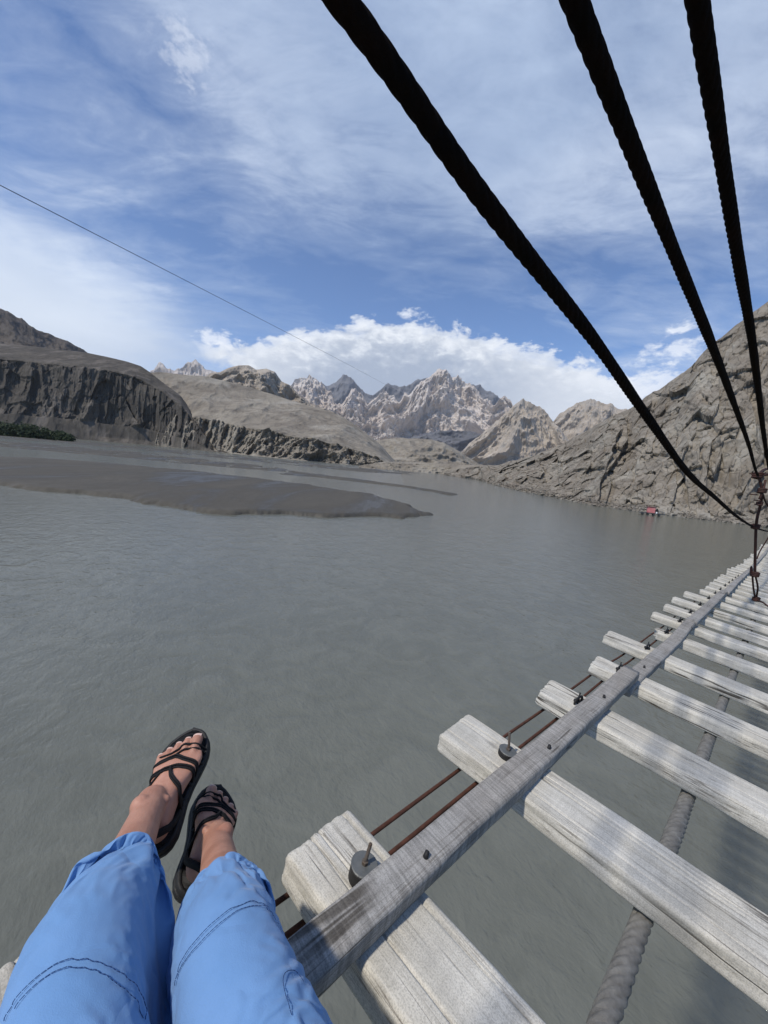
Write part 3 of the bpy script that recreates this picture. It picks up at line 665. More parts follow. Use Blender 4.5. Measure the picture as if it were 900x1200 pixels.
# ------------------------------------------------------------------ trousers (draped by the cloth solver)
def trouser_leg(hip, knee, ank, hemf, prof, seed, slack, rest_r, leg_r, nu=150, nt=132):
    hem = knee+(ank-knee)*hemf
    C = smooth_path([hem, hem*.55+knee*.45, knee+(hem-knee)*.12+n_*.012, knee*.75+hip*.25+n_*.008, hip], n=60)
    arc = np.concatenate([[0], np.cumsum(np.linalg.norm(np.diff(C, axis=0), axis=1))])
    u = np.linspace(0, 1, nu)**1.1; Cc = np.stack([np.interp(u*arc[-1], arc, C[:, k]) for k in range(3)], 1)
    for _ in range(6): Cc[1:-1] = (Cc[:-2]+2*Cc[1:-1]+Cc[2:])/4
    T = np.gradient(Cc, axis=0); T /= np.linalg.norm(T, axis=1)[:, None]; s = u*arc[-1]
    A = np.array([unit((-Cc[i])-T[i]*((-Cc[i])@T[i])) for i in range(nu)]); Bv = np.cross(T, A)
    th = np.linspace(-math.pi, math.pi, nt, endpoint=False); Sg, Tg = np.meshgrid(s, th, indexing='ij'); P = np.array(prof)
    R = np.interp(Sg, P[:, 0], P[:, 1])
    R = R+(np.cos(Tg*13+seed+1.6*np.sin(2*Tg+seed))*.0042+np.cos(Tg*8+seed*2)*.003)*np.exp(-Sg/.03)+fbm(np.stack([np.cos(Tg)*1.6+seed, np.sin(Tg)*1.6, Sg*9], -1), 3)*.008
    V0 = Cc[:, None, :]+A[:, None, :]*(R*np.cos(Tg))[..., None]+Bv[:, None, :]*(R*np.sin(Tg))[..., None]
    # the cut of the cloth: a wide straight tube, longer than the leg it covers
    RR = np.maximum(np.array([rest_r]*nu), np.interp(s, P[:, 0], P[:, 1])*1.04); sl = s*(1+slack)
    V1 = np.stack([RR[:, None]*np.cos(Tg), RR[:, None]*np.sin(Tg), np.repeat(sl[:, None], nt, 1)], -1)
    o = mesh_obj('cloth_tmp', V0.reshape(-1, 3), grid_np(nu, nt, True))
    o.shape_key_add(name='Basis'); kb = o.shape_key_add(name='cut'); kb.data.foreach_set('co', V1.reshape(-1).astype(np.float32)); kb.value = 0
    vg = o.vertex_groups.new(name='pin'); vg.add(list(range(nt*1)), 1., 'REPLACE'); top = int(np.searchsorted(s, .36)); vg.add(list(range(top*nt, nu*nt)), 1., 'REPLACE')
    v, f = chain([ank+(ank-knee)*.05, hem, knee, hip], leg_r, 24, .012); body = mesh_obj('leg_tmp', v, f); body.modifiers.new('c', 'COLLISION'); body.collision.thickness_outer = .004; body.collision.cloth_friction = 4
    m = o.modifiers.new('cloth', 'CLOTH'); cs_ = m.settings; cs_.quality = 7; cs_.mass = .16; cs_.air_damping = 3.; cs_.vertex_group_mass = 'pin'; sg = o.vertex_groups.new(name='full')
    for i_ in range(nu): sg.add(list(range(i_*nt, i_*nt+nt)), float(np.clip(math.exp(-((s[i_]-.05)/.10)**2), .05, 1)), 'REPLACE')
    cs_.vertex_group_shrink = 'full'; cs_.shrink_min = -.27; cs_.shrink_max = -slack; cs_.use_pressure = True; cs_.uniform_pressure_force = .7; cs_.effector_weights.gravity = .7
    cs_.tension_stiffness = 22; cs_.compression_stiffness = 22; cs_.shear_stiffness = 8; cs_.bending_stiffness = .16; cs_.tension_damping = 12; cs_.compression_damping = 12; cs_.bending_damping = 1.5
    m.collision_settings.use_collision = True; m.collision_settings.distance_min = .003; m.collision_settings.collision_quality = 3; m.collision_settings.use_self_collision = False
    m.point_cache.frame_start = 1; m.point_cache.frame_end = 40
    return o, body, Cc, nu, nt
def cloth_take(o, nu, nt):
    ev = o.evaluated_get(bpy.context.evaluated_depsgraph_get()); mm = ev.to_mesh(); a = np.empty(len(mm.vertices)*3, np.float32); mm.vertices.foreach_get('co', a); ev.to_mesh_clear(); return a.reshape(nu, nt, 3).astype(float)
PROF_L = [(0, .034), (.010, .037), (.03, .060), (.06, .066), (.10, .068), (.16, .071), (.22, .078), (.30, .088), (.45, .094), (.8, .095), (1, .11)]
PROF_R = [(0, .043), (.010, .048), (.026, .070), (.045, .077), (.09, .083), (.15, .088), (.22, .097), (.30, .104), (.45, .100), (.8, .095), (1, .11)]
import time as _t
_t0 = _t.time()
oL, bL_, CL, nuL, ntL = trouser_leg(hipL, kneeL, ankL, .355, PROF_L, 3.1, .60, .096, [.04, .045, .052, .07])
oR, bR_, CR, nuR, ntR = trouser_leg(hipR, kneeR, ankR, .265, PROF_R, 8.4, .60, .100, [.04, .045, .052, .07])
for fr_no in range(1, 31): sc.frame_set(fr_no)
GL = cloth_take(oL, nuL, ntL); GR = cloth_take(oR, nuR, ntR)
print('cloth', _t.time()-_t0, 'range', np.abs(GL).max(), np.abs(GR).max())
for o in (oL, oR, bL_, bR_):
    d_ = o.data; bpy.data.objects.remove(o); bpy.data.meshes.remove(d_)
sc.frame_set(1)
def leg_shell(G, Cc, nt):
    hem = []
    for k, (sh, dz) in enumerate(((.90, .045), (.88, .02), (.955, .003))):
        t = unit(Cc[3]-Cc[0]); hem.append(Cc[0]+(G[0]-Cc[0])*sh+t*dz)
    A_ = np.concatenate([np.array(hem), G]); return A_.reshape(-1, 3), grid_faces(len(A_), nt, True)
Vl, Fl = leg_shell(GL, CL, ntL); Vr, Fr_ = leg_shell(GR, CR, ntR)
seat = chain([W(.03, -.22, -.60), W(.20, -.22, -.60)], [.128, .128], 40, .01)
v, f = merge([(Vl, Fl), (Vr, Fr_), seat]); trs = mesh_obj('trousers', v, f, CLOTH, person); _sb = trs.modifiers.new('smooth', 'SUBSURF'); _sb.levels = 1; _sb.render_levels = 1
tor = chain([W(.115, -.26, -.55), W(.11, -.35, -.42), W(.10, -.43, -.25), W(.10, -.44, -.12)], [.125, .13, .135, .09], 36, .01)
sl = [chain([W(.10+sg*.12, -.44, -.16), W(.10+sg*.22, -.49, -.34)], [.065, .06], 20, .01) for sg in (-1, 1)]
v, f = merge([tor]+sl); mesh_obj('shirt', v, f, SHIRTM, person)
def seam(V, Cc, pt, s_arr, nt, pxs, name='seam_stitching'):
    """lay a row of thread on the cloth through the places where the photograph shows it"""
    G = V.reshape(-1, 3); C = G@RC; PX = np.stack([450+F*C[:, 0]/-C[:, 2], 600-F*C[:, 1]/-C[:, 2]], 1)
    nu = V.shape[0]; outw = V-Cc[:, None, :]; fac = (outw*(-V)).sum(-1).reshape(-1) > 0
    PX[~fac] = 1e6; path = []
    for p in smooth_path([np.array([a, b, 0.]) for a, b in pxs], n=5)[:, :2]:
        k = int(np.argmin(((PX-p)**2).sum(1))); path.append(G[k])
    Q = np.array(path); 
    for _ in range(14): Q[1:-1] = (Q[:-2]+2*Q[1:-1]+Q[2:])/4
    Q = smooth_path(list(Q), n=4)
    # settle on the surface again, a hair above it
    offs = []; nn_ = []
    for i in range(len(Q)):
        k = np.argsort(((G-Q[i])**2).sum(1))[:6]; n = unit(outw.reshape(-1, 3)[k].mean(0)); nn_.append(n); offs.append(max((G[kk]-Q[i])@n for kk in k[:4]))
    offs = np.array(offs); pad = np.pad(offs, 3, mode='edge'); offs = np.convolve(pad, np.hanning(9)[1:-1]/np.hanning(9)[1:-1].sum(), 'valid')+.0006
    Q = Q+np.array(nn_)*offs[:, None]
    for _ in range(3): Q[1:-1] = (Q[:-2]+2*Q[1:-1]+Q[2:])/4
    arc = np.concatenate([[0], np.cumsum(np.linalg.norm(np.diff(Q, axis=0), axis=1))]); parts = []; x0 = 0
    while x0+.0040 < arc[-1]:
        ts = np.linspace(x0, x0+.0040, 3); c = np.stack([np.interp(ts, arc, Q[:, k]) for k in range(3)], 1); parts.append(sweep(c, lambda a, t: .00040+0*a*t, 5)); x0 += .0047
    v, f = merge(parts); mesh_obj(name, v, f, STITCH, trs)
for pth in ([(5, 1192), (15.5, 1179), (44, 1144), (67, 1130), (87, 1127), (107, 1128), (133, 1141), (155, 1159), (173, 1182), (181, 1199)],
            [(20, 1180), (47, 1149), (67, 1139), (89, 1136), (111, 1140), (133, 1153), (153, 1172), (171, 1199)]): seam(GL, CL, None, None, None, pth)
for pth in ([(196, 1146), (204, 1135.5), (224, 1113), (251, 1087), (278, 1063), (300, 1055.5), (313, 1060), (327, 1075.5)],
            [(200, 1150), (209, 1135), (229, 1115.5), (255.5, 1089), (282, 1068), (302, 1062), (315.5, 1068), (328, 1081)],
            [(355, 1149), (344, 1141), (329, 1141), (333, 1167), (342, 1197)],
            [(347, 1068), (338, 1091)], [(350, 1076), (341, 1096)]): seam(GR, CR, None, None, None, pth)

# ------------------------------------------------------------------ terrain
def lerp_pts(pts):
    a = [azel(*p) for p in pts]; a.sort(); return np.array([x for x, _ in a]), np.array([y for _, y in a])
def massif(name, sky, base, rb, rc, prof, mat, nu=400, nv=120, amp=1., nsc=1., vert=.4, jag=.0, label=None, cat=None, back=.5, ridge=True, jsc=None, seed=0, water_base=False, gull=0., cliff=None, blk=None, soft=None):
    """sky, base: outline points; rb, rc: (pixel x -> metres) lists for base and crest distance; prof(v)-> (radial fraction, elevation fraction)"""
    sa, se = lerp_pts(sky); ba, be = lerp_pts(base)
    a0, a1 = max(sa[0], ba[0]), min(sa[-1], ba[-1]); az = np.linspace(a0, a1, nu)
    es = np.interp(az, sa, se); eb = np.interp(az, ba, be)
    def dist(r):
        if isinstance(r, (int, float)): return np.full(nu, float(r))
        a = np.array([azel(x, 540)[0] for x, _ in r]); return np.interp(az, a, [d for _, d in r])
    rB = (HW/np.tan(np.maximum(-eb, .004))) if water_base else dist(rb)
    RCr = dist(rc) if not isinstance(rc, str) else rB+float(rc)
    kw = nu//45 if (soft or blk) else 0
    def smo(a, k):
        if k < 2: return a
        w_ = np.hanning(2*k+3)[1:-1]; w_ /= w_.sum(); return np.convolve(np.pad(a, k, mode='reflect', reflect_type='odd'), w_, 'valid')
    es = smo(es, kw//3); eb = smo(eb, kw); rB = smo(rB, kw) if not water_base else smo(rB, kw//2); RCr = smo(RCr, kw*2)
    v = np.linspace(0, 1, nv); fr, fe = prof(v)
    R = rB[:, None]+(RCr-rB)[:, None]*fr[None, :]
    E = eb[:, None]+(es-eb)[:, None]*fe[None, :]
    Z = R*np.tan(E)
    X = R*np.sin(az)[:, None]; Y = R*np.cos(az)[:, None]
    P = np.stack([X, Y, Z], -1); s = nsc
    Q = P/s; Q = np.stack([Q[..., 0], Q[..., 1], Q[..., 2]*vert], -1)+seed*13.7
    wq = Q*.6; warp = np.stack([pn(wq+5), pn(wq+25), pn(wq+45)], -1)*.5
    n = (ridged(Q+warp, 7)-1.05) if ridge else fbm(Q+warp, 7)
    if gull:
        Q2 = P/(s*.35); Q2 = np.stack([Q2[..., 0], Q2[..., 1], Q2[..., 2]*.08], -1)+seed*3.1; n = n+gull*(ridged(Q2+warp*.6, 5)-1.)
    if blk:
        for bs, el, am, rot in blk:
            ca, sa_ = math.cos(rot), math.sin(rot); along = (az*np.median(R))[:, None]+0*R; up = np.sqrt((R-rB[:, None])**2+(Z-Z[:, :1])**2)
            B0 = np.stack([(along*ca+up*sa_)/bs, (-along*sa_+up*ca)/bs*el, fbm(P/bs/3, 2)*1.], -1)
            n = n+am/amp*cells(B0+.25*np.stack([pn(B0*.8), pn(B0*.8+9), pn(B0*.8+19)], -1), int(bs*7) % 200)
    env = np.minimum(1, v/.06)[None, :]*(.25+.75*np.minimum(1, (1-v)/.10))[None, :]
    cl = np.ones(nv) if cliff is None else cliff(v)
    if soft:
        sa2, sb2 = soft; Q3 = P/sb2; nn = ridged(np.stack([Q3[..., 0], Q3[..., 1]*.45, Q3[..., 2]*.5], -1)+seed, 5)-1.; n_soft = sa2*nn*env
    D = -amp*n*env*cl[None, :]                                            # radial, outwards from the slope
    zd = amp*.30*n*env*cl[None, :]
    if soft: D = D-n_soft; zd = zd+n_soft*.35
    if jag and not soft:
        jq = np.stack([az*R.mean()/(jsc or s*.3), np.zeros(nu), np.full(nu, seed*2.)], -1); j = ridged(jq, 5)-1.
        Z = Z+(jag*j)[:, None]*(v**6)[None, :]
    R2 = R+D; X = R2*np.sin(az)[:, None]; Y = R2*np.cos(az)[:, None]; Z = Z+zd*(1-v**8)[None, :]
    Vv = np.stack([X, Y, Z], -1)
    # far side of the ridge
    nb = 8; last = Vv[:, -1]; rows = []
    for k in range(1, nb+1):
        t = k/nb; rr = R2[:, -1]*(1+back*.5*t); rows.append(np.stack([rr*np.sin(az), rr*np.cos(az), last[:, 2]*(1-t**1.3)+(-12)*t**1.3+fbm(np.stack([az*300, az*0+t*9, az*0+seed], -1), 3)*amp*.3], -1))
    Vv = np.concatenate([Vv]+[r[:, None] for r in rows], 1)
    # toe below the ground
    toe = Vv[:, 0].copy(); toe[:, 2] = np.minimum(toe[:, 2]-3, -HW-4); Vv = np.concatenate([toe[:, None], Vv], 1)
    o = mesh_obj(name, Vv.reshape(-1, 3), grid_np(nu, Vv.shape[1]), mat)
    setp(o, label, cat, kind='structure'); return o
def P_(pts):                                                              # profile from (v, fr, fe) knots
    a = np.array(pts, float)
    return lambda v: (np.interp(v, a[:, 0], a[:, 1]), np.interp(v, a[:, 0], a[:, 2]))

R_PEAK = mat_rock('pale_granite_peaks', (.54, .48, .425), (.66, .61, .56), (.45, .385, .33), 700, 34, 1., 0, (.40, .34, .29))
R_SHADEPEAK = mat_rock('cloud_shaded_peaks', (.13, .135, .145), (.20, .20, .21), (.11, .11, .12), 900, 40, 1.)  # cloud shadow over these ridges is painted into the rock colour
R_MID = mat_rock('brown_grey_mountain', (.36, .31, .25), (.48, .425, .355), (.28, .235, .19), 300, 12, 1., 0, (.36, .33, .29))
R_SCREE = mat_rock('scree_slope', (.215, .19, .155), (.30, .27, .22), (.15, .13, .108), 150, 3.0, 0, 0, (.33, .305, .26))
R_CLIFFL = mat_rock('dark_conglomerate_cliff', (.078, .071, .062), (.118, .106, .09), (.06, .053, .046), 55, 1.6, 1., 0, (.17, .15, .13))
R_DARKM = mat_rock('dark_brown_mountain', (.12, .105, .095), (.17, .15, .13), (.09, .08, .07), 200, 12, 1.)
R_CLIFFR = mat_rock('fractured_slab_cliff', (.205, .18, .15), (.285, .26, .22), (.17, .145, .115), 26, .45, 1., 0, (.30, .28, .24), [(3.0, .35, .45)])

# 1 snowless far peaks at the far left
massif('mountain', [(140, 470), (170, 438), (180, 432), (187, 425), (195, 431), (203, 436), (214, 428), (222, 424), (229, 421), (236, 428), (244, 433), (256, 437), (270, 450), (300, 460)], [(120, 500), (320, 520)], 9800, 11500, P_([(0, 0, 0), (1, 1, 1)]), R_PEAK, 260, 60, 320, 900, .5, 60, 'small pale jagged peaks far off behind the left cliff', seed=1)
# 2 far ridge behind the main group, darkened by a painted cloud shadow
massif('mountain', [(330, 470), (352, 452), (372, 449), (385, 452), (395, 447), (403, 439), (411, 443), (420, 452), (428, 461), (436, 464), (445, 457), (455, 450), (465, 452), (477, 453), (488, 446), (497, 442), (507, 446), (520, 455), (560, 450), (585, 466), (600, 476), (620, 490)], [(320, 520), (640, 520)], 11500, 13500, P_([(0, 0, 0), (1, 1, 1)]), R_SHADEPEAK, 420, 80, 330, 1100, .5, 60, 'dark blue grey peaks under the cloud behind the pale spires', seed=2)
# 3 the pale spires
massif('mountain', [(325, 480), (340, 452), (347, 444), (356, 440), (364, 441), (372, 446), (380, 452), (387, 459), (393, 468), (400, 474), (406, 464), (412, 458), (418, 455), (424, 462), (431, 470), (438, 467), (446, 461), (454, 458), (462, 465), (468, 468), (475, 462), (483, 459), (490, 452), (496, 447), (502, 443), (508, 436), (514, 434), (519, 433), (524, 437), (530, 441), (536, 440), (542, 446), (548, 450), (555, 452), (561, 459), (567, 466), (573, 471), (580, 474), (586, 467), (592, 464), (598, 470), (606, 480), (630, 500)], [(320, 522), (640, 522)], 7300, 9600, P_([(0, 0, 0), (.3, .25, .2), (1, 1, 1)]), R_PEAK, 760, 200, 520, 1250, .20, 80, 'tall pale jagged granite spires in the middle distance', seed=3, jsc=220, gull=.3)
# 4 low ridge in front of them, its cloud shadow painted in
massif('mountain', [(455, 530), (485, 511), (500, 507), (520, 504), (540, 505), (556, 506), (575, 512), (600, 520), (625, 530)], [(440, 540), (640, 545)], 4600, 5400, P_([(0, 0, 0), (1, 1, 1)]), R_SHADEPEAK, 260, 50, 120, 500, .5, 15, 'low dark ridge in cloud shadow below the pale spires', seed=4)
# 5 right-hand middle mountains
massif('mountain', [(610, 525), (640, 500), (655, 486), (668, 477), (680, 471), (692, 468), (704, 472), (718, 474), (730, 479), (760, 492), (800, 505)], [(590, 545), (820, 560)], 4200, 5200, P_([(0, 0, 0), (1, 1, 1)]), R_MID, 360, 110, 190, 520, .4, 22, 'rounded pale brown mountain behind the right cliff', seed=5)
massif('mountain', [(520, 545), (536, 533), (550, 520), (562, 510), (575, 499), (588, 489), (598, 479), (606, 473), (613, 468), (619, 471), (626, 475), (634, 477), (640, 484), (648, 494), (658, 506), (672, 520), (700, 540)], [(505, 548), (720, 560)], 3300, 4300, P_([(0, 0, 0), (.4, .5, .3), (1, 1, 1)]), R_MID, 420, 130, 160, 430, .4, 18, 'pointed brown mountain with a pale scree fan above the river bend', seed=6)
# 6 far-left dark mountain
massif('mountain', [(-140, 345), (-60, 352), (0, 362), (14, 367), (28, 377), (45, 386), (62, 394), (80, 401), (100, 411), (130, 424), (170, 440)], [(-140, 500), (200, 500)], 1700, 2600, P_([(0, 0, 0), (1, 1, 1)]), R_DARKM, 300, 130, 90, 300, .45, 12, 'dark brown mountain shoulder rising at the left edge', seed=7)
# 7 left-middle rocky hill and its slope
massif('hill', [(215, 470), (235, 444), (248, 437), (258, 436), (268, 431), (280, 428), (292, 428), (300, 433), (312, 432), (322, 436), (330, 447), (340, 452), (350, 462), (362, 471), (380, 478), (395, 484), (412, 495), (425, 505), (440, 520)], [(200, 510), (450, 530)], 1200, 1700, P_([(0, 0, 0), (1, 1, 1)]), R_MID, 400, 110, 70, 190, .4, 8, 'rocky brown hill crest above the left slope', seed=8, soft=(22, 90))
massif('slope', [(150, 438), (190, 436), (215, 439), (240, 441), (262, 446), (290, 453), (320, 462), (350, 472), (380, 480), (400, 487), (415, 497), (430, 508), (445, 520), (458, 535), (470, 548)],
       [(150, 519), (200, 524), (250, 529), (300, 534.5), (350, 539.5), (400, 544), (440, 547.3), (480, 551)], 0, [(150, 1000), (300, 980), (440, 760), (480, 800)],
       P_([(0, 0, 0), (.06, .02, .05), (.55, .12, .40), (.6, .16, .44), (1, 1, 1)]), R_SCREE, 640, 190, 10, 48, .30, 1.2, 'sloping brown terrace with a fluted cliff foot on the left bank', water_base=True, seed=9, gull=.8, blk=[(22, .4, 6, .1), (8, .5, 2.4, 0)], soft=(9, 85), cliff=lambda v: np.where(v < .58, 1., .03))
# 8 left cliff terrace
massif('cliff', [(-160, 392), (-80, 398), (0, 402), (40, 406), (75, 410), (100, 413), (125, 418), (150, 424), (165, 429), (177, 437), (188, 446), (200, 455), (212, 464), (222, 478), (232, 494), (242, 510), (254, 526), (268, 531)],
       [(-160, 493), (-80, 500), (0, 507), (60, 512), (120, 517), (180, 522), (230, 527), (270, 531.5)], 0, [(-160, 1350), (0, 1250), (120, 1080), (170, 950), (270, 700)],
       P_([(0, 0, 0), (.22, .07, .25), (.3, .10, .34), (.8, .16, .82), (.84, .22, .86), (1, 1, 1)]), R_CLIFFL, 700, 190, 11, 80, .30, .6, 'dark flat topped conglomerate cliff on the left bank', water_base=True, seed=10, gull=.5, blk=[(36, .5, 9, 0.), (13, .6, 4, 0.1)], cliff=lambda v: np.where((v > .2) & (v < .82), 1., .05), soft=(7, 120))
# 9 low hill and gravel berm at the river bend
massif('hill', [(385, 545), (410, 525), (430, 517), (450, 515), (470, 513), (490, 514), (505, 515), (520, 519), (535, 527), (548, 535), (560, 543), (580, 550)], [(370, 549), (600, 560)], 1300, 1700, P_([(0, 0, 0), (1, 1, 1)]), R_SCREE, 300, 60, 26, 150, .5, 2., 'low tan hill at the river bend', seed=11)
massif('river_bank', [(420, 546), (450, 541), (480, 541), (510, 543), (540, 544.5), (570, 545), (600, 546), (640, 551), (670, 562)], [(420, 548.5), (470, 551.5), (520, 555.5), (560, 561), (600, 568), (680, 586)], 0, '60', P_([(0, 0, 0), (.5, .3, .6), (1, 1, 1)]), R_SCREE, 400, 40, 3, 14, 1, .4, 'low gravel bank along the far bend of the river', water_base=True, seed=12)
# 10 the right cliff
massif('cliff', [(520, 553), (545, 549), (570, 546), (585, 545), (600, 541), (620, 536), (640, 529), (660, 520), (680, 509), (700, 499), (715, 490), (728, 482), (742, 477), (757, 465), (772, 457), (786, 446), (800, 437), (812, 428), (820, 417), (832, 405), (845, 397), (858, 386), (872, 375), (885, 364), (900, 352), (930, 330), (980, 300), (1060, 250), (1200, 170)],
       [(520, 557), (560, 562), (590, 571), (640, 581.5), (700, 593), (760, 601), (800, 606), (880, 615), (940, 624), (1060, 645), (1200, 675)], 0, [(520, 400), (600, 285), (700, 235), (800, 225), (1200, 260)],
       P_([(0, 0, 0), (.04, .05, .03), (.08, .12, .06), (.6, .55, .6), (1, 1, 1)]), R_CLIFFR, 1100, 360, 3.2, 70, .35, 1.2, 'steep fractured brown grey rock face on the right bank', water_base=True, seed=13, gull=.25, ridge=True, back=.8, blk=[(24, .22, 7.0, .12), (9, .26, 3.4, .06), (3.4, .36, 1.4, -.05), (1.5, .5, .5, .1)])

# gravel and boulders along the foot of the right cliff: one mass of rubble
def rubble():
    r = np.random.default_rng(5); parts = []
    bx = [(520, 557), (560, 562), (590, 571), (640, 581.5), (700, 593), (760, 601), (800, 606), (880, 615), (940, 624)]
    X = [p[0] for p in bx]; Yy = [p[1] for p in bx]
    for k in range(1500):
        x = r.uniform(540, 930); p = onwater(x, np.interp(x, X, Yy)); d = np.hypot(p[0], p[1]); o = unit([p[0], p[1], 0])
        p = p+o*r.uniform(-1.2, 5)*d/120; sz = r.uniform(.12, .55)*(1 if r.random() > .05 else 2.2)*d/140
        p[2] = -HW+sz*.2+max(0, np.dot(p[:2], o[:2])-d)*.25
        v = unit3(r.normal(size=(8, 3)))
        bm = bmesh.new(); 
        for q in v: bm.verts.new(q*sz*np.array([1, 1, .7])*r.uniform(.7, 1.2))
        bmesh.ops.convex_hull(bm, input=bm.verts); bm.verts.ensure_lookup_table(); bm.verts.index_update()
        parts.append((np.array([np.array(w.co)+p for w in bm.verts]), [tuple(w.index for w in f.verts) for f in bm.faces])); bm.free()
    v, f = merge(parts); o = mesh_obj('rubble', v, f, R_CLIFFR, None, False); setp(o, 'broken stones lying along the waterline under the right cliff', 'rubble', kind='stuff')
def unit3(a): return a/np.linalg.norm(a, axis=1)[:, None]
rubble()

# ------------------------------------------------------------------ ground, water, sandbanks
def disc(name, rs, z, mat, na=160):
    a = np.linspace(0, 2*math.pi, na, endpoint=False); V = [np.array([0, 0, z])]; f = []
    for r in rs:
        for t in a: V.append(np.array([r*math.cos(t), r*math.sin(t), z]))
    for j in range(na): f.append((0, 1+j, 1+(j+1) % na))
    for i in range(len(rs)-1):
        for j in range(na): f.append((1+i*na+j, 1+(i+1)*na+j, 1+(i+1)*na+(j+1) % na, 1+i*na+(j+1) % na))
    return mesh_obj(name, V, f, mat, None, False)
g = M('valley_silt', .95); co = g.obj(); g.col(g.ramp(g.noise(co, .02, 8, .6), [(.35, (.12, .11, .095)), (.65, (.19, .175, .15))])); g.nrm(g.bump(g.noise(co, .5, 8, .6), .2))
setp(disc('ground', [50, 400, 2000, 8000, 30000], -HW-1.2, g.m), kind='structure')
w = M('silty_river_water', .1); w.b.inputs['IOR'].default_value = 1.33; w.b.inputs['Specular IOR Level'].default_value = .5
co = w.obj()
n_big = w.noise(co, .05, 5, .55, 1.2); n_mid = w.noise(w.obj((1, 1, 1)), .6, 4, .55, 1.1); 
rip = w.obj((1, 1, 1), rot=(0, 0, rad(-38))); ripm = w.n('ShaderNodeMapping'); ripm.inputs['Scale'].default_value = (1.9, 1.15, 1); w.lk(rip, ripm.inputs[0])
n_rip = w.noise(ripm.outputs[0], 1.3, 3, .5, .7); n_fine = w.noise(ripm.outputs[0], 5.0, 2, .5, .4)
w.col(w.mix(w.ramp(n_mid, [(.38, 0.), (.66, 1.)]), (.122, .126, .106), (.143, .147, .124)))
w.b.inputs['Roughness'].default_value = .12
nb = w.bump(n_mid, .15, .5); nb = w.bump(n_rip, .085, .6, nb); nb = w.bump(n_fine, .034, .6, nb); w.nrm(nb)
setp(disc('river', [20, 60, 200, 700, 2600], -HW, w.m), kind='structure')

def sheet(poly, name, z, mat):
    V = [np.array([*onwater(*p)[:2], z]) for p in poly]; bm = bmesh.new(); vs = [bm.verts.new(v) for v in V]; bm.faces.new(vs); bmesh.ops.triangulate(bm, faces=bm.faces[:]); bmesh.ops.recalc_face_normals(bm, faces=bm.faces[:])
    o = bm_obj(name, bm, mat, None, False)
    return setp(o, 'smooth shallow water between the silt banks', None, kind='structure')
sw = M('shallow_still_water', .20); sw.col((.15, .155, .135)); sw.b.inputs['IOR'].default_value = 1.33; sw.b.inputs['Specular IOR Level'].default_value = .5; sw.nrm(sw.bump(sw.noise(sw.obj(), .9, 4, .5), .012))  # base paler than the river, in place of sky reflected by ripples
sheet([(-80, 499), (0, 506), (100, 514), (200, 523), (300, 533), (400, 543), (440, 547), (462, 551), (470, 556), (474, 571), (430, 565), (380, 559), (350, 558), (325, 574), (300, 569), (200, 558), (100, 551), (0, 549), (-80, 545)], 'shallow_channel', -HW+.02, sw.m)
def inpoly(px, py, poly):
    ins = np.zeros(px.shape, bool); dmin = np.full(px.shape, 1e9); n = len(poly)
    for i in range(n):
        x1, y1 = poly[i]; x2, y2 = poly[(i+1) % n]
        c = ((y1 > py) != (y2 > py)) & (px < (x2-x1)*(py-y1)/((y2-y1) if y2 != y1 else 1e-9)+x1); ins ^= c
        dx, dy = x2-x1, y2-y1; t = np.clip(((px-x1)*dx+(py-y1)*dy)/(dx*dx+dy*dy+1e-12), 0, 1); dmin = np.minimum(dmin, np.hypot(px-x1-t*dx, py-y1-t*dy))
    return np.where(ins, dmin, -dmin)
mud = M('wet_dark_silt', .6); co = mud.obj(); cs = mud.obj((1, .25, 1), rot=(0, 0, rad(-25)))
n1 = mud.noise(cs, .09, 8, .6, .6); n2 = mud.noise(co, .7, 8, .65)
mud.col(mud.mix(mud.ramp(n2, [(.35, 0.), (.7, 1.)]), mud.ramp(n1, [(.35, (.050, .046, .037)), (.62, (.098, .089, .073))]), (.070, .064, .052)))
mud.lk(mud.ramp(n1, [(.36, .35), (.5, .85)]), mud.b.inputs['Roughness']); mud.nrm(mud.bump(mud.noise(co, 1.1, 9, .68), .12)); 
def sandbank(poly, name, label, h=.5, seed=0, chan=0., steep=1.6, nu=460, nv=220, edge=2.5):
    W_ = [onwater(*p)[:2] for p in poly]                          # outline on the river plain, metres
    W_ = np.array(W_); lg = lambda a: np.stack([np.arctan2(a[..., 0], a[..., 1]), np.log(np.hypot(a[..., 0], a[..., 1]))], -1)
    L = lg(W_); lo = L.min(0)-.02; hi = L.max(0)+.02
    A, B = np.meshgrid(np.linspace(lo[0], hi[0], nu), np.linspace(lo[1], hi[1], nv), indexing='ij')
    R = np.exp(B); X = R*np.sin(A); Y = R*np.cos(A)
    sd = inpoly(A, B, [tuple(p) for p in L])*R                      # metres inside the outline
    P = np.stack([X, Y, np.zeros_like(X)+seed], -1)
    sd = sd+fbm(P/9, 5)*edge+fbm(P/1.7, 3)*.25
    Z = h*np.tanh(sd/steep)
    if chan:
        Pc = np.stack([A*22, B*7+A*3, np.zeros_like(A)+seed], -1); c = fbm(Pc+.8*fbm(Pc*.7+9, 3)[..., None], 5); Z = np.where(sd > 0, np.minimum(Z, (c+chan)*1.2), Z)
    else: Z = Z+np.where(sd > 0, fbm(P/14+3, 4)*.16*np.minimum(1, sd/4), 0)
    Z = np.maximum(Z, -.6)
    f = grid_np(nu, nv); zf = Z.reshape(-1); keep = zf[f].max(1) > -.35; f = f[keep]
    used = np.unique(f); rm = -np.ones(nu*nv, int); rm[used] = np.arange(len(used))
    V = np.stack([X, Y, Z-HW], -1).reshape(-1, 3)[used]
    o = mesh_obj(name, V, rm[f], mud.m); setp(o, label, None, kind='structure')
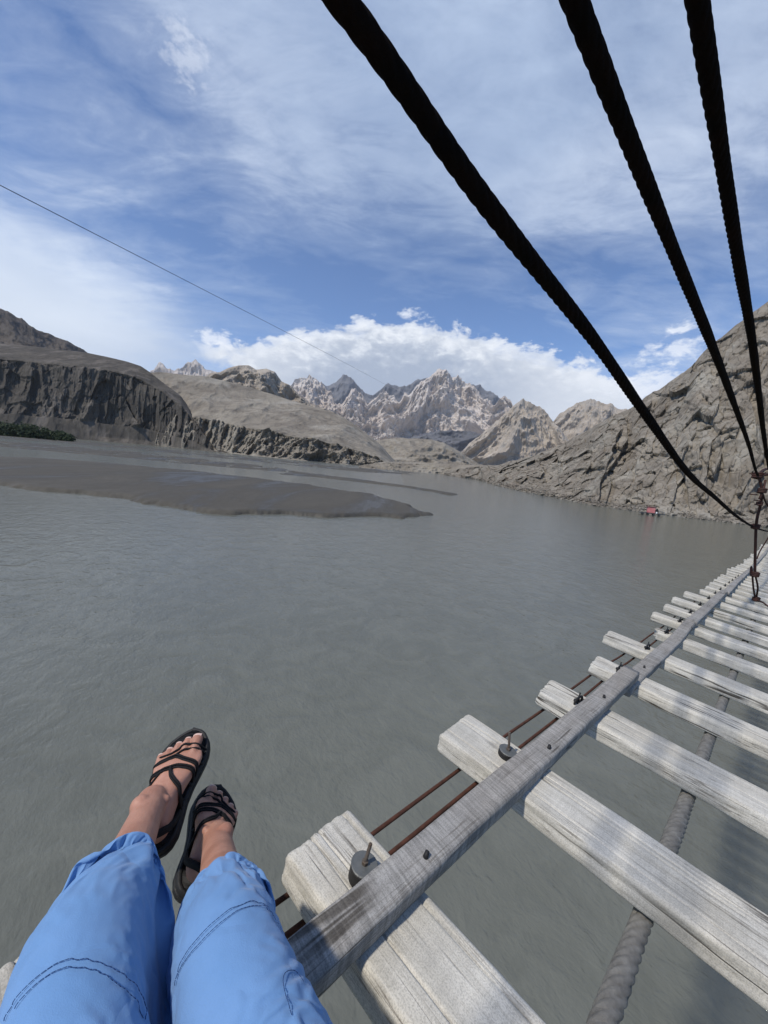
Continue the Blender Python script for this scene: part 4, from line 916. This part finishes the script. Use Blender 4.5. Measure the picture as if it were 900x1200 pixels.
sandbank([(-60, 559), (0, 569), (60, 575), (120, 582), (180, 592), (235, 600), (300, 604), (380, 605.5), (450, 607), (492, 607), (503, 603), (488, 594), (455, 586), (420, 579), (370, 571), (310, 563), (250, 556), (180, 549), (110, 543), (50, 539), (0, 537), (-60, 530)], 'sandbank', 'large dark silt bank tapering to a point in the river', .6, 1, 0, .7)
sandbank([(330, 556), (380, 560), (430, 566), (480, 572), (525, 580), (531, 578.5), (510, 575), (470, 569), (420, 562), (370, 556), (345, 553)], 'sandbank', 'thin dark silt spit behind the large bank', .4, 2, 0, 1.2, 300, 120)
sandbank([(-60, 520), (0, 524), (60, 529), (130, 535), (200, 542), (270, 548), (320, 552), (350, 554), (330, 549), (260, 541), (180, 532), (100, 525), (40, 520), (-60, 514)], 'mudflat', 'dark strip of silt between the two bright channels', .35, 3, .30, 2., 460, 200, 4)
sandbank([(-60, 511), (0, 514), (60, 518), (140, 525), (220, 533), (300, 541), (370, 548), (430, 553.5), (480, 556), (500, 554.5), (450, 551), (400, 546.5), (300, 537), (200, 527.5), (100, 518.5), (0, 510), (-60, 505)], 'mudflat', 'braided mud flats between shallow channels below the left cliffs', .3, 5, .22, 2., 620, 260, 4)
sandbank([(-60, 547), (0, 551), (60, 556), (90, 558), (60, 559.5), (0, 558), (-60, 555)], 'mudflat', 'low wet silt patch at the left edge of the river', .2, 6, 0, 2., 160, 60, 2)

# ------------------------------------------------------------------ shrubs below the left cliff (one thicket)
def thicket():
    r = np.random.default_rng(11); V = []; Fc = []
    for k in range(110):
        x = r.uniform(-30, 84)*1.; t = max(0, (x-20)/64)
        yb = 511+x*.085-(.5 if x < 84 else 0)
        p = onwater(x, yb)*(.985); p[2] = -HW
        hgt = r.uniform(9, 17)*(1-.55*t**2)*(.6 if r.random() < .3 else 1); wd = hgt*.5
        off = r.uniform(0, 45); o = unit([p[0], p[1], 0]); p = p+o*off
        for c in range(26):
            q = r.normal(size=3); q = unit(q)*r.uniform(.5, 1)**.5; cc = p+q*np.array([wd, wd, hgt*.5])+np.array([0, 0, hgt*.5])
            for j in range(9):
                u = unit(r.normal(size=3)); w2 = unit(np.cross(u, r.normal(size=3))); s = r.uniform(.35, .9)*1.1; m0 = cc+r.normal(size=3)*1.0
                i = len(V); V += [m0-u*s-w2*s*.6, m0+u*s-w2*s*.4, m0+u*s*.7+w2*s*.6, m0-u*s*.5+w2*s*.7]; Fc.append((i, i+1, i+2, i+3))
    m = M('shrub_leaves', .8); co = m.obj(); m.col(m.ramp(m.noise(co, .12, 4, .6), [(.35, (.022, .036, .018)), (.65, (.055, .075, .03))]))
    o = mesh_obj('thicket', V, Fc, m.m, None, False); setp(o, 'dark green thicket of shrubs at the foot of the left cliff', 'shrubs', kind='stuff')
thicket()

# ------------------------------------------------------------------ raft with a red cabin by the right bank
def box(c, s, bev=.03, rot=None):
    bm = bmesh.new(); bmesh.ops.create_cube(bm, size=1)
    for v in bm.verts: v.co = Vector((v.co.x*s[0], v.co.y*s[1], v.co.z*s[2]))
    bmesh.ops.bevel(bm, geom=bm.edges[:], offset=bev, segments=2, affect='EDGES')
    for v in bm.verts: v.co += Vector(c)
    bm.verts.index_update(); r = (np.array([tuple(v.co) for v in bm.verts]), [tuple(v.index for v in f.verts) for f in bm.faces]); bm.free(); return r
def raft():
    p = onwater(763, 604); p = p*(1); base = np.array([p[0], p[1], -HW]); az = math.atan2(p[0], p[1])
    e = empty('ferry_raft', base); e.rotation_euler = (0, 0, -az+rad(8)); e.scale = (.8, .8, .8)
    setp(e, 'small raft with a pinkish red cabin moored under the right cliff', 'boat')
    def add(nm, parts, mat):
        v, f = merge(parts); o = mesh_obj(nm, v, f, mat, e, False); return o
    dk = simple('raft_deck', (.05, .055, .06), .8, 0, (8, .01)); red = simple('faded_red_cloth', (.46, .14, .14), .85, 0, (3, .03), ((.58, .25, .24), 2)); drk = simple('dark_engine', (.02, .02, .022), .6); wh = simple('white_drum', (.7, .7, .68), .5); blu = simple('blue_grey_rail', (.12, .16, .2), .6)
    add('deck', [box((0, 0, .75), (7.6, 2.6, .16))]+[box((x, 0, .9), (.12, 2.6, .14), .02) for x in (-3.7, 3.7)], dk)
    for x in (-2.6, -1.1, .6, 2.2):
        P = [np.array([x, -1.3, .35]), np.array([x, 1.3, .35])]; V, f = sweep(smooth_path(P, n=12), lambda a, t: .36*np.sqrt(np.clip(1-((a-1.3)/1.36)**4, .05, 1))+0*t, 14); mesh_obj('float_drum', V, f, dk, e)
    cabin = add('cabin', [box((-.3, .1, 1.85), (2.3, 1.8, 1.9), .08)], red)
    rf = add('roof', [box((-.3, .1, 2.9), (2.7, 2.1, .14), .05)], simple('brown_roof', (.12, .05, .05), .8)); 
    add('engine', [box((1.4, 0, 1.5), (.9, 1.3, 1.3), .1), box((1.45, 0, 2.3), (.5, .8, .35), .08)], drk)
    V, f = sweep(smooth_path([np.array([1.3, -.95, .85]), np.array([1.3, -.95, 1.45])], n=6), lambda a, t: .27+0*a*t, 14); mesh_obj('drum', V, f, wh, e)
    rails = []
    for x in (2.2, 2.9, 3.6):
        rails.append(sweep(np.array([[x, -1.2, .8], [x-.2, -1.2, 1.9]]), lambda a, t: .04+0*a*t, 6))
    rails.append(sweep(np.array([[2.0, -1.2, 1.88], [3.5, -1.2, 1.6]]), lambda a, t: .04+0*a*t, 6)); v, f = merge(rails); mesh_obj('railing', v, f, blu, e)
raft()

# ------------------------------------------------------------------ haze
lo = (-14000, -400, -HW-3.2); hi = (14500, 16500, 3600)
bm = bmesh.new(); bmesh.ops.create_cube(bm, size=1)
for v in bm.verts: v.co = Vector([(lo[i]+hi[i])/2+(hi[i]-lo[i])*v.co[i] for i in range(3)])
hz = bpy.data.materials.new('haze'); hz.use_nodes = True; t = hz.node_tree; t.nodes.remove(t.nodes['Principled BSDF'])
pv = t.nodes.new('ShaderNodeVolumePrincipled'); pv.inputs['Color'].default_value = (.86, .90, 1, 1); pv.inputs['Density'].default_value = 1.8e-5; pv.inputs['Anisotropy'].default_value = .25
t.links.new(pv.outputs[0], t.nodes['Material Output'].inputs['Volume'])
HAZE = True
if HAZE: setp(bm_obj('haze', bm, hz, None, False), None, None, kind='stuff')

# ------------------------------------------------------------------ sun and sky
SAZ, SEL = rad(-126), rad(56)
sd = bpy.data.lights.new('sun', 'SUN'); sd.energy = 2.7; sd.angle = rad(2.6); sd.color = (1, .93, .82)
so = bpy.data.objects.new('sun', sd); COL.objects.link(so)
D = Vector((math.sin(SAZ)*math.cos(SEL), math.cos(SAZ)*math.cos(SEL), math.sin(SEL))); so.rotation_euler = D.to_track_quat('Z', 'Y').to_euler(); so.location = D*50
wd = bpy.data.worlds.new('World'); sc.world = wd; wd.use_nodes = True
class WN(M):
    def __init__(s): s.t = wd.node_tree; s.N = s.t.nodes; s.L = s.t.links
k = WN(); bg = k.N['Background']; bg.inputs['Strength'].default_value = .1
sky = k.n('ShaderNodeTexSky', sky_type='NISHITA'); sky.sun_disc = False; sky.sun_elevation = SEL; sky.sun_rotation = SAZ; sky.altitude = 2400; sky.air_density = 1.; sky.dust_density = .6; sky.ozone_density = 1.5
tc = k.n('ShaderNodeTexCoord'); sx = k.n('ShaderNodeSeparateXYZ'); k.lk(tc.outputs['Generated'], sx.inputs[0])
AZ = k.math('MULTIPLY', k.math('ARCTAN2', sx.outputs[0], sx.outputs[1]), 57.2958)
EL = k.math('MULTIPLY', k.math('ARCSINE', sx.outputs[2]), 57.2958)
# high veil: noise on a flat layer overhead
zc = k.math('MAXIMUM', sx.outputs[2], 0.02); zc = k.math('ADD', zc, .12)
cx = k.n('ShaderNodeCombineXYZ'); k.lk(k.math('DIVIDE', sx.outputs[0], zc), cx.inputs[0]); k.lk(k.math('DIVIDE', sx.outputs[1], zc), cx.inputs[1])
def wmap(sc_, rot, loc=(0, 0, 0)):
    m = k.n('ShaderNodeMapping'); m.inputs['Scale'].default_value = sc_; m.inputs['Rotation'].default_value = (0, 0, rad(rot)); m.inputs['Location'].default_value = loc; k.lk(cx.outputs[0], m.inputs[0]); return m.outputs[0]
va = k.noise(wmap((1, 1, 1), 0, (3.1, 1.7, 0)), .62, 5, .5, .4); vb = k.noise(wmap((1.0, 1.5, 1), -12, (1, 4, 0)), 1.9, 8, .62, .6); vc = k.noise(wmap((1.4, 3.0, 1), -18), 3.6, 8, .65, .6)
def gauss(a0, e0, sa, se, amp):
    x = k.math('DIVIDE', k.math('SUBTRACT', AZ, a0), sa); y = k.math('DIVIDE', k.math('SUBTRACT', EL, e0), se)
    r2 = k.math('ADD', k.math('MULTIPLY', x, x), k.math('MULTIPLY', y, y)); return k.math('MULTIPLY', k.math('EXPONENT', k.math('MULTIPLY', r2, -1)), amp)
dens = k.math('ADD', k.math('ADD', k.math('MULTIPLY', va, .42), k.math('MULTIPLY', vb, .38)), k.math('MULTIPLY', vc, .2))
dens = k.math('SUBTRACT', dens, .5)
dens = k.math('MULTIPLY', dens, 3.3)
dens = k.math('ADD', dens, .12)
G = []
def pxg(x, y, sa, se, amp): a, e = azel(x, y); G.append(gauss(math.degrees(a), math.degrees(e), sa, se, amp))
pxg(20, 355, 12, 8, 1.0); pxg(120, 398, 12, 3., .6); pxg(470, 90, 28, 16, .34); pxg(620, 130, 26, 22, .30); pxg(300, 60, 12, 12, .30); pxg(870, 110, 14, 14, .25)
pxg(370, 330, 20, 8, -.30); pxg(600, 340, 16, 7, -.30); pxg(200, 170, 18, 10, -.10); pxg(660, 270, 12, 8, -.1); pxg(20, 120, 18, 14, .12)
for gq in G: dens = k.math('ADD', dens, gq)
veil = k.ramp(dens, [(.0, .0), (.30, .22), (.6, .60), (.95, .93)])
SB = k.mix(1., sky.outputs[0], (.80, 1.0, 1.22), 'MULTIPLY')
shade = k.noise(wmap((1, 1, 1), 20, (9, 2, 0)), .9, 4, .5, .3)
veilc = k.mix(k.ramp(shade, [(.38, 0.), (.62, 1.)]), (3.6, 4.5, 6.1), (5.6, 6.4, 7.7))
c = k.mix(veil, SB, veilc); hv = gauss(*[math.degrees(t) for t in azel(15, 378)], 14, 5.5, .75); c = k.mix(hv, c, (6.6, 7.2, 7.9))
# bright low cloud at the left and grey patch at the top
# cumulus bank over the peaks
bx = k.n('ShaderNodeCombineXYZ'); k.lk(k.math('MULTIPLY', AZ, .11), bx.inputs[0]); k.lk(k.math('MULTIPLY', EL, .21), bx.inputs[1])
nc = k.noise(bx.outputs[0], 1.3, 9, .60, .35); nc2 = k.noise(bx.outputs[0], 4.2, 8, .62, .2)
def curve(v, pts, lo_, hi_, vl, vh):
    r = k.math('DIVIDE', k.math('SUBTRACT', v, lo_), hi_-lo_)
    return k.math('ADD', k.math('MULTIPLY', k.ramp(r, [((a-lo_)/(hi_-lo_), (e-vl)/(vh-vl)) for a, e in pts]), vh-vl), vl)
def pts(px): return sorted([tuple(math.degrees(t) for t in azel(x, y)) for x, y in px])
top = curve(AZ, pts([(195, 412), (225, 405), (262, 398), (300, 396), (345, 388), (390, 379), (430, 373), (480, 373), (530, 380), (560, 388), (590, 400), (640, 410), (680, 425), (720, 434), (770, 440), (800, 455)]), -32, 40, 0, 30)
bot = curve(AZ, pts([(195, 412), (230, 425), (300, 450), (400, 490), (600, 500), (800, 500)]), -32, 40, 0, 30)
fin = k.math('MULTIPLY', k.math('SUBTRACT', nc, .5), 7.5); fin = k.math('ADD', fin, k.math('MULTIPLY', k.math('SUBTRACT', nc2, .5), 2.6))
dt = k.math('ADD', k.math('SUBTRACT', top, EL), fin)
db = k.math('ADD', k.math('SUBTRACT', EL, bot), fin)
cm = k.math('MULTIPLY', k.ramp(k.math('DIVIDE', dt, 2.), [(.0, 0.), (.28, .75), (.7, 1.)]), k.ramp(k.math('DIVIDE', db, 2.), [(.0, 0.), (.7, 1.)]))
# fades beyond both ends
cm = k.math('MULTIPLY', cm, k.ramp(k.math('DIVIDE', k.math('ADD', AZ, 29), 64.), [(0., 0.), (.08, 1.), (.93, 1.), (1., 0.)]))
# shading: white tops, grey underside in the middle
dep = k.math('DIVIDE', k.math('SUBTRACT', top, EL), 8.)
dep = k.math('ADD', dep, k.math('MULTIPLY', k.math('SUBTRACT', nc2, .5), 1.5)); dep = k.math('ADD', dep, k.math('MULTIPLY', k.math('SUBTRACT', nc, .5), -1.4))
a1, e1 = azel(470, 440); gm = gauss(math.degrees(a1), math.degrees(e1)-.5, 18, 7.5, 1.1)
sh = k.math('MULTIPLY', k.ramp(dep, [(.05, 0.), (.22, .28), (.45, .75), (.8, 1.)]), k.math('ADD', gm, .22, True))
cc = k.mix(sh, (7.5, 7.8, 8.2), (3.3, 3.85, 4.8))
c = k.mix(k.math('MULTIPLY', cm, .97), c, cc)
# small puffs
for (x, y, sa, se) in [(255, 397, 3.0, 1.2), (220, 65, 3.0, 2.2), (797, 408, 3.6, 1.7), (800, 385, 1.4, .9), (485, 368, 2.4, .8), (765, 450, 7, 2.6)]:
    a, e = azel(x, y); g_ = gauss(math.degrees(a), math.degrees(e), sa, se, 1.); f_ = k.math('ADD', g_, k.math('MULTIPLY', k.math('SUBTRACT', nc2, .5), 3.2)); f_ = k.math('MULTIPLY', k.ramp(f_, [(.45, 0.), (1.2, .30 if y < 100 else .7)]), k.ramp(g_, [(.05, 0.), (.4, 1.)]))
    c = k.mix(f_, c, (8.0, 8.3, 8.8))
k.lk(c, bg.inputs['Color'])
sc.view_settings.view_transform = 'Standard'; sc.view_settings.look = 'None'; sc.view_settings.gamma = 1; sc.view_settings.exposure = .38
sc.cycles.volume_bounces = 1; sc.cycles.max_bounces = 5
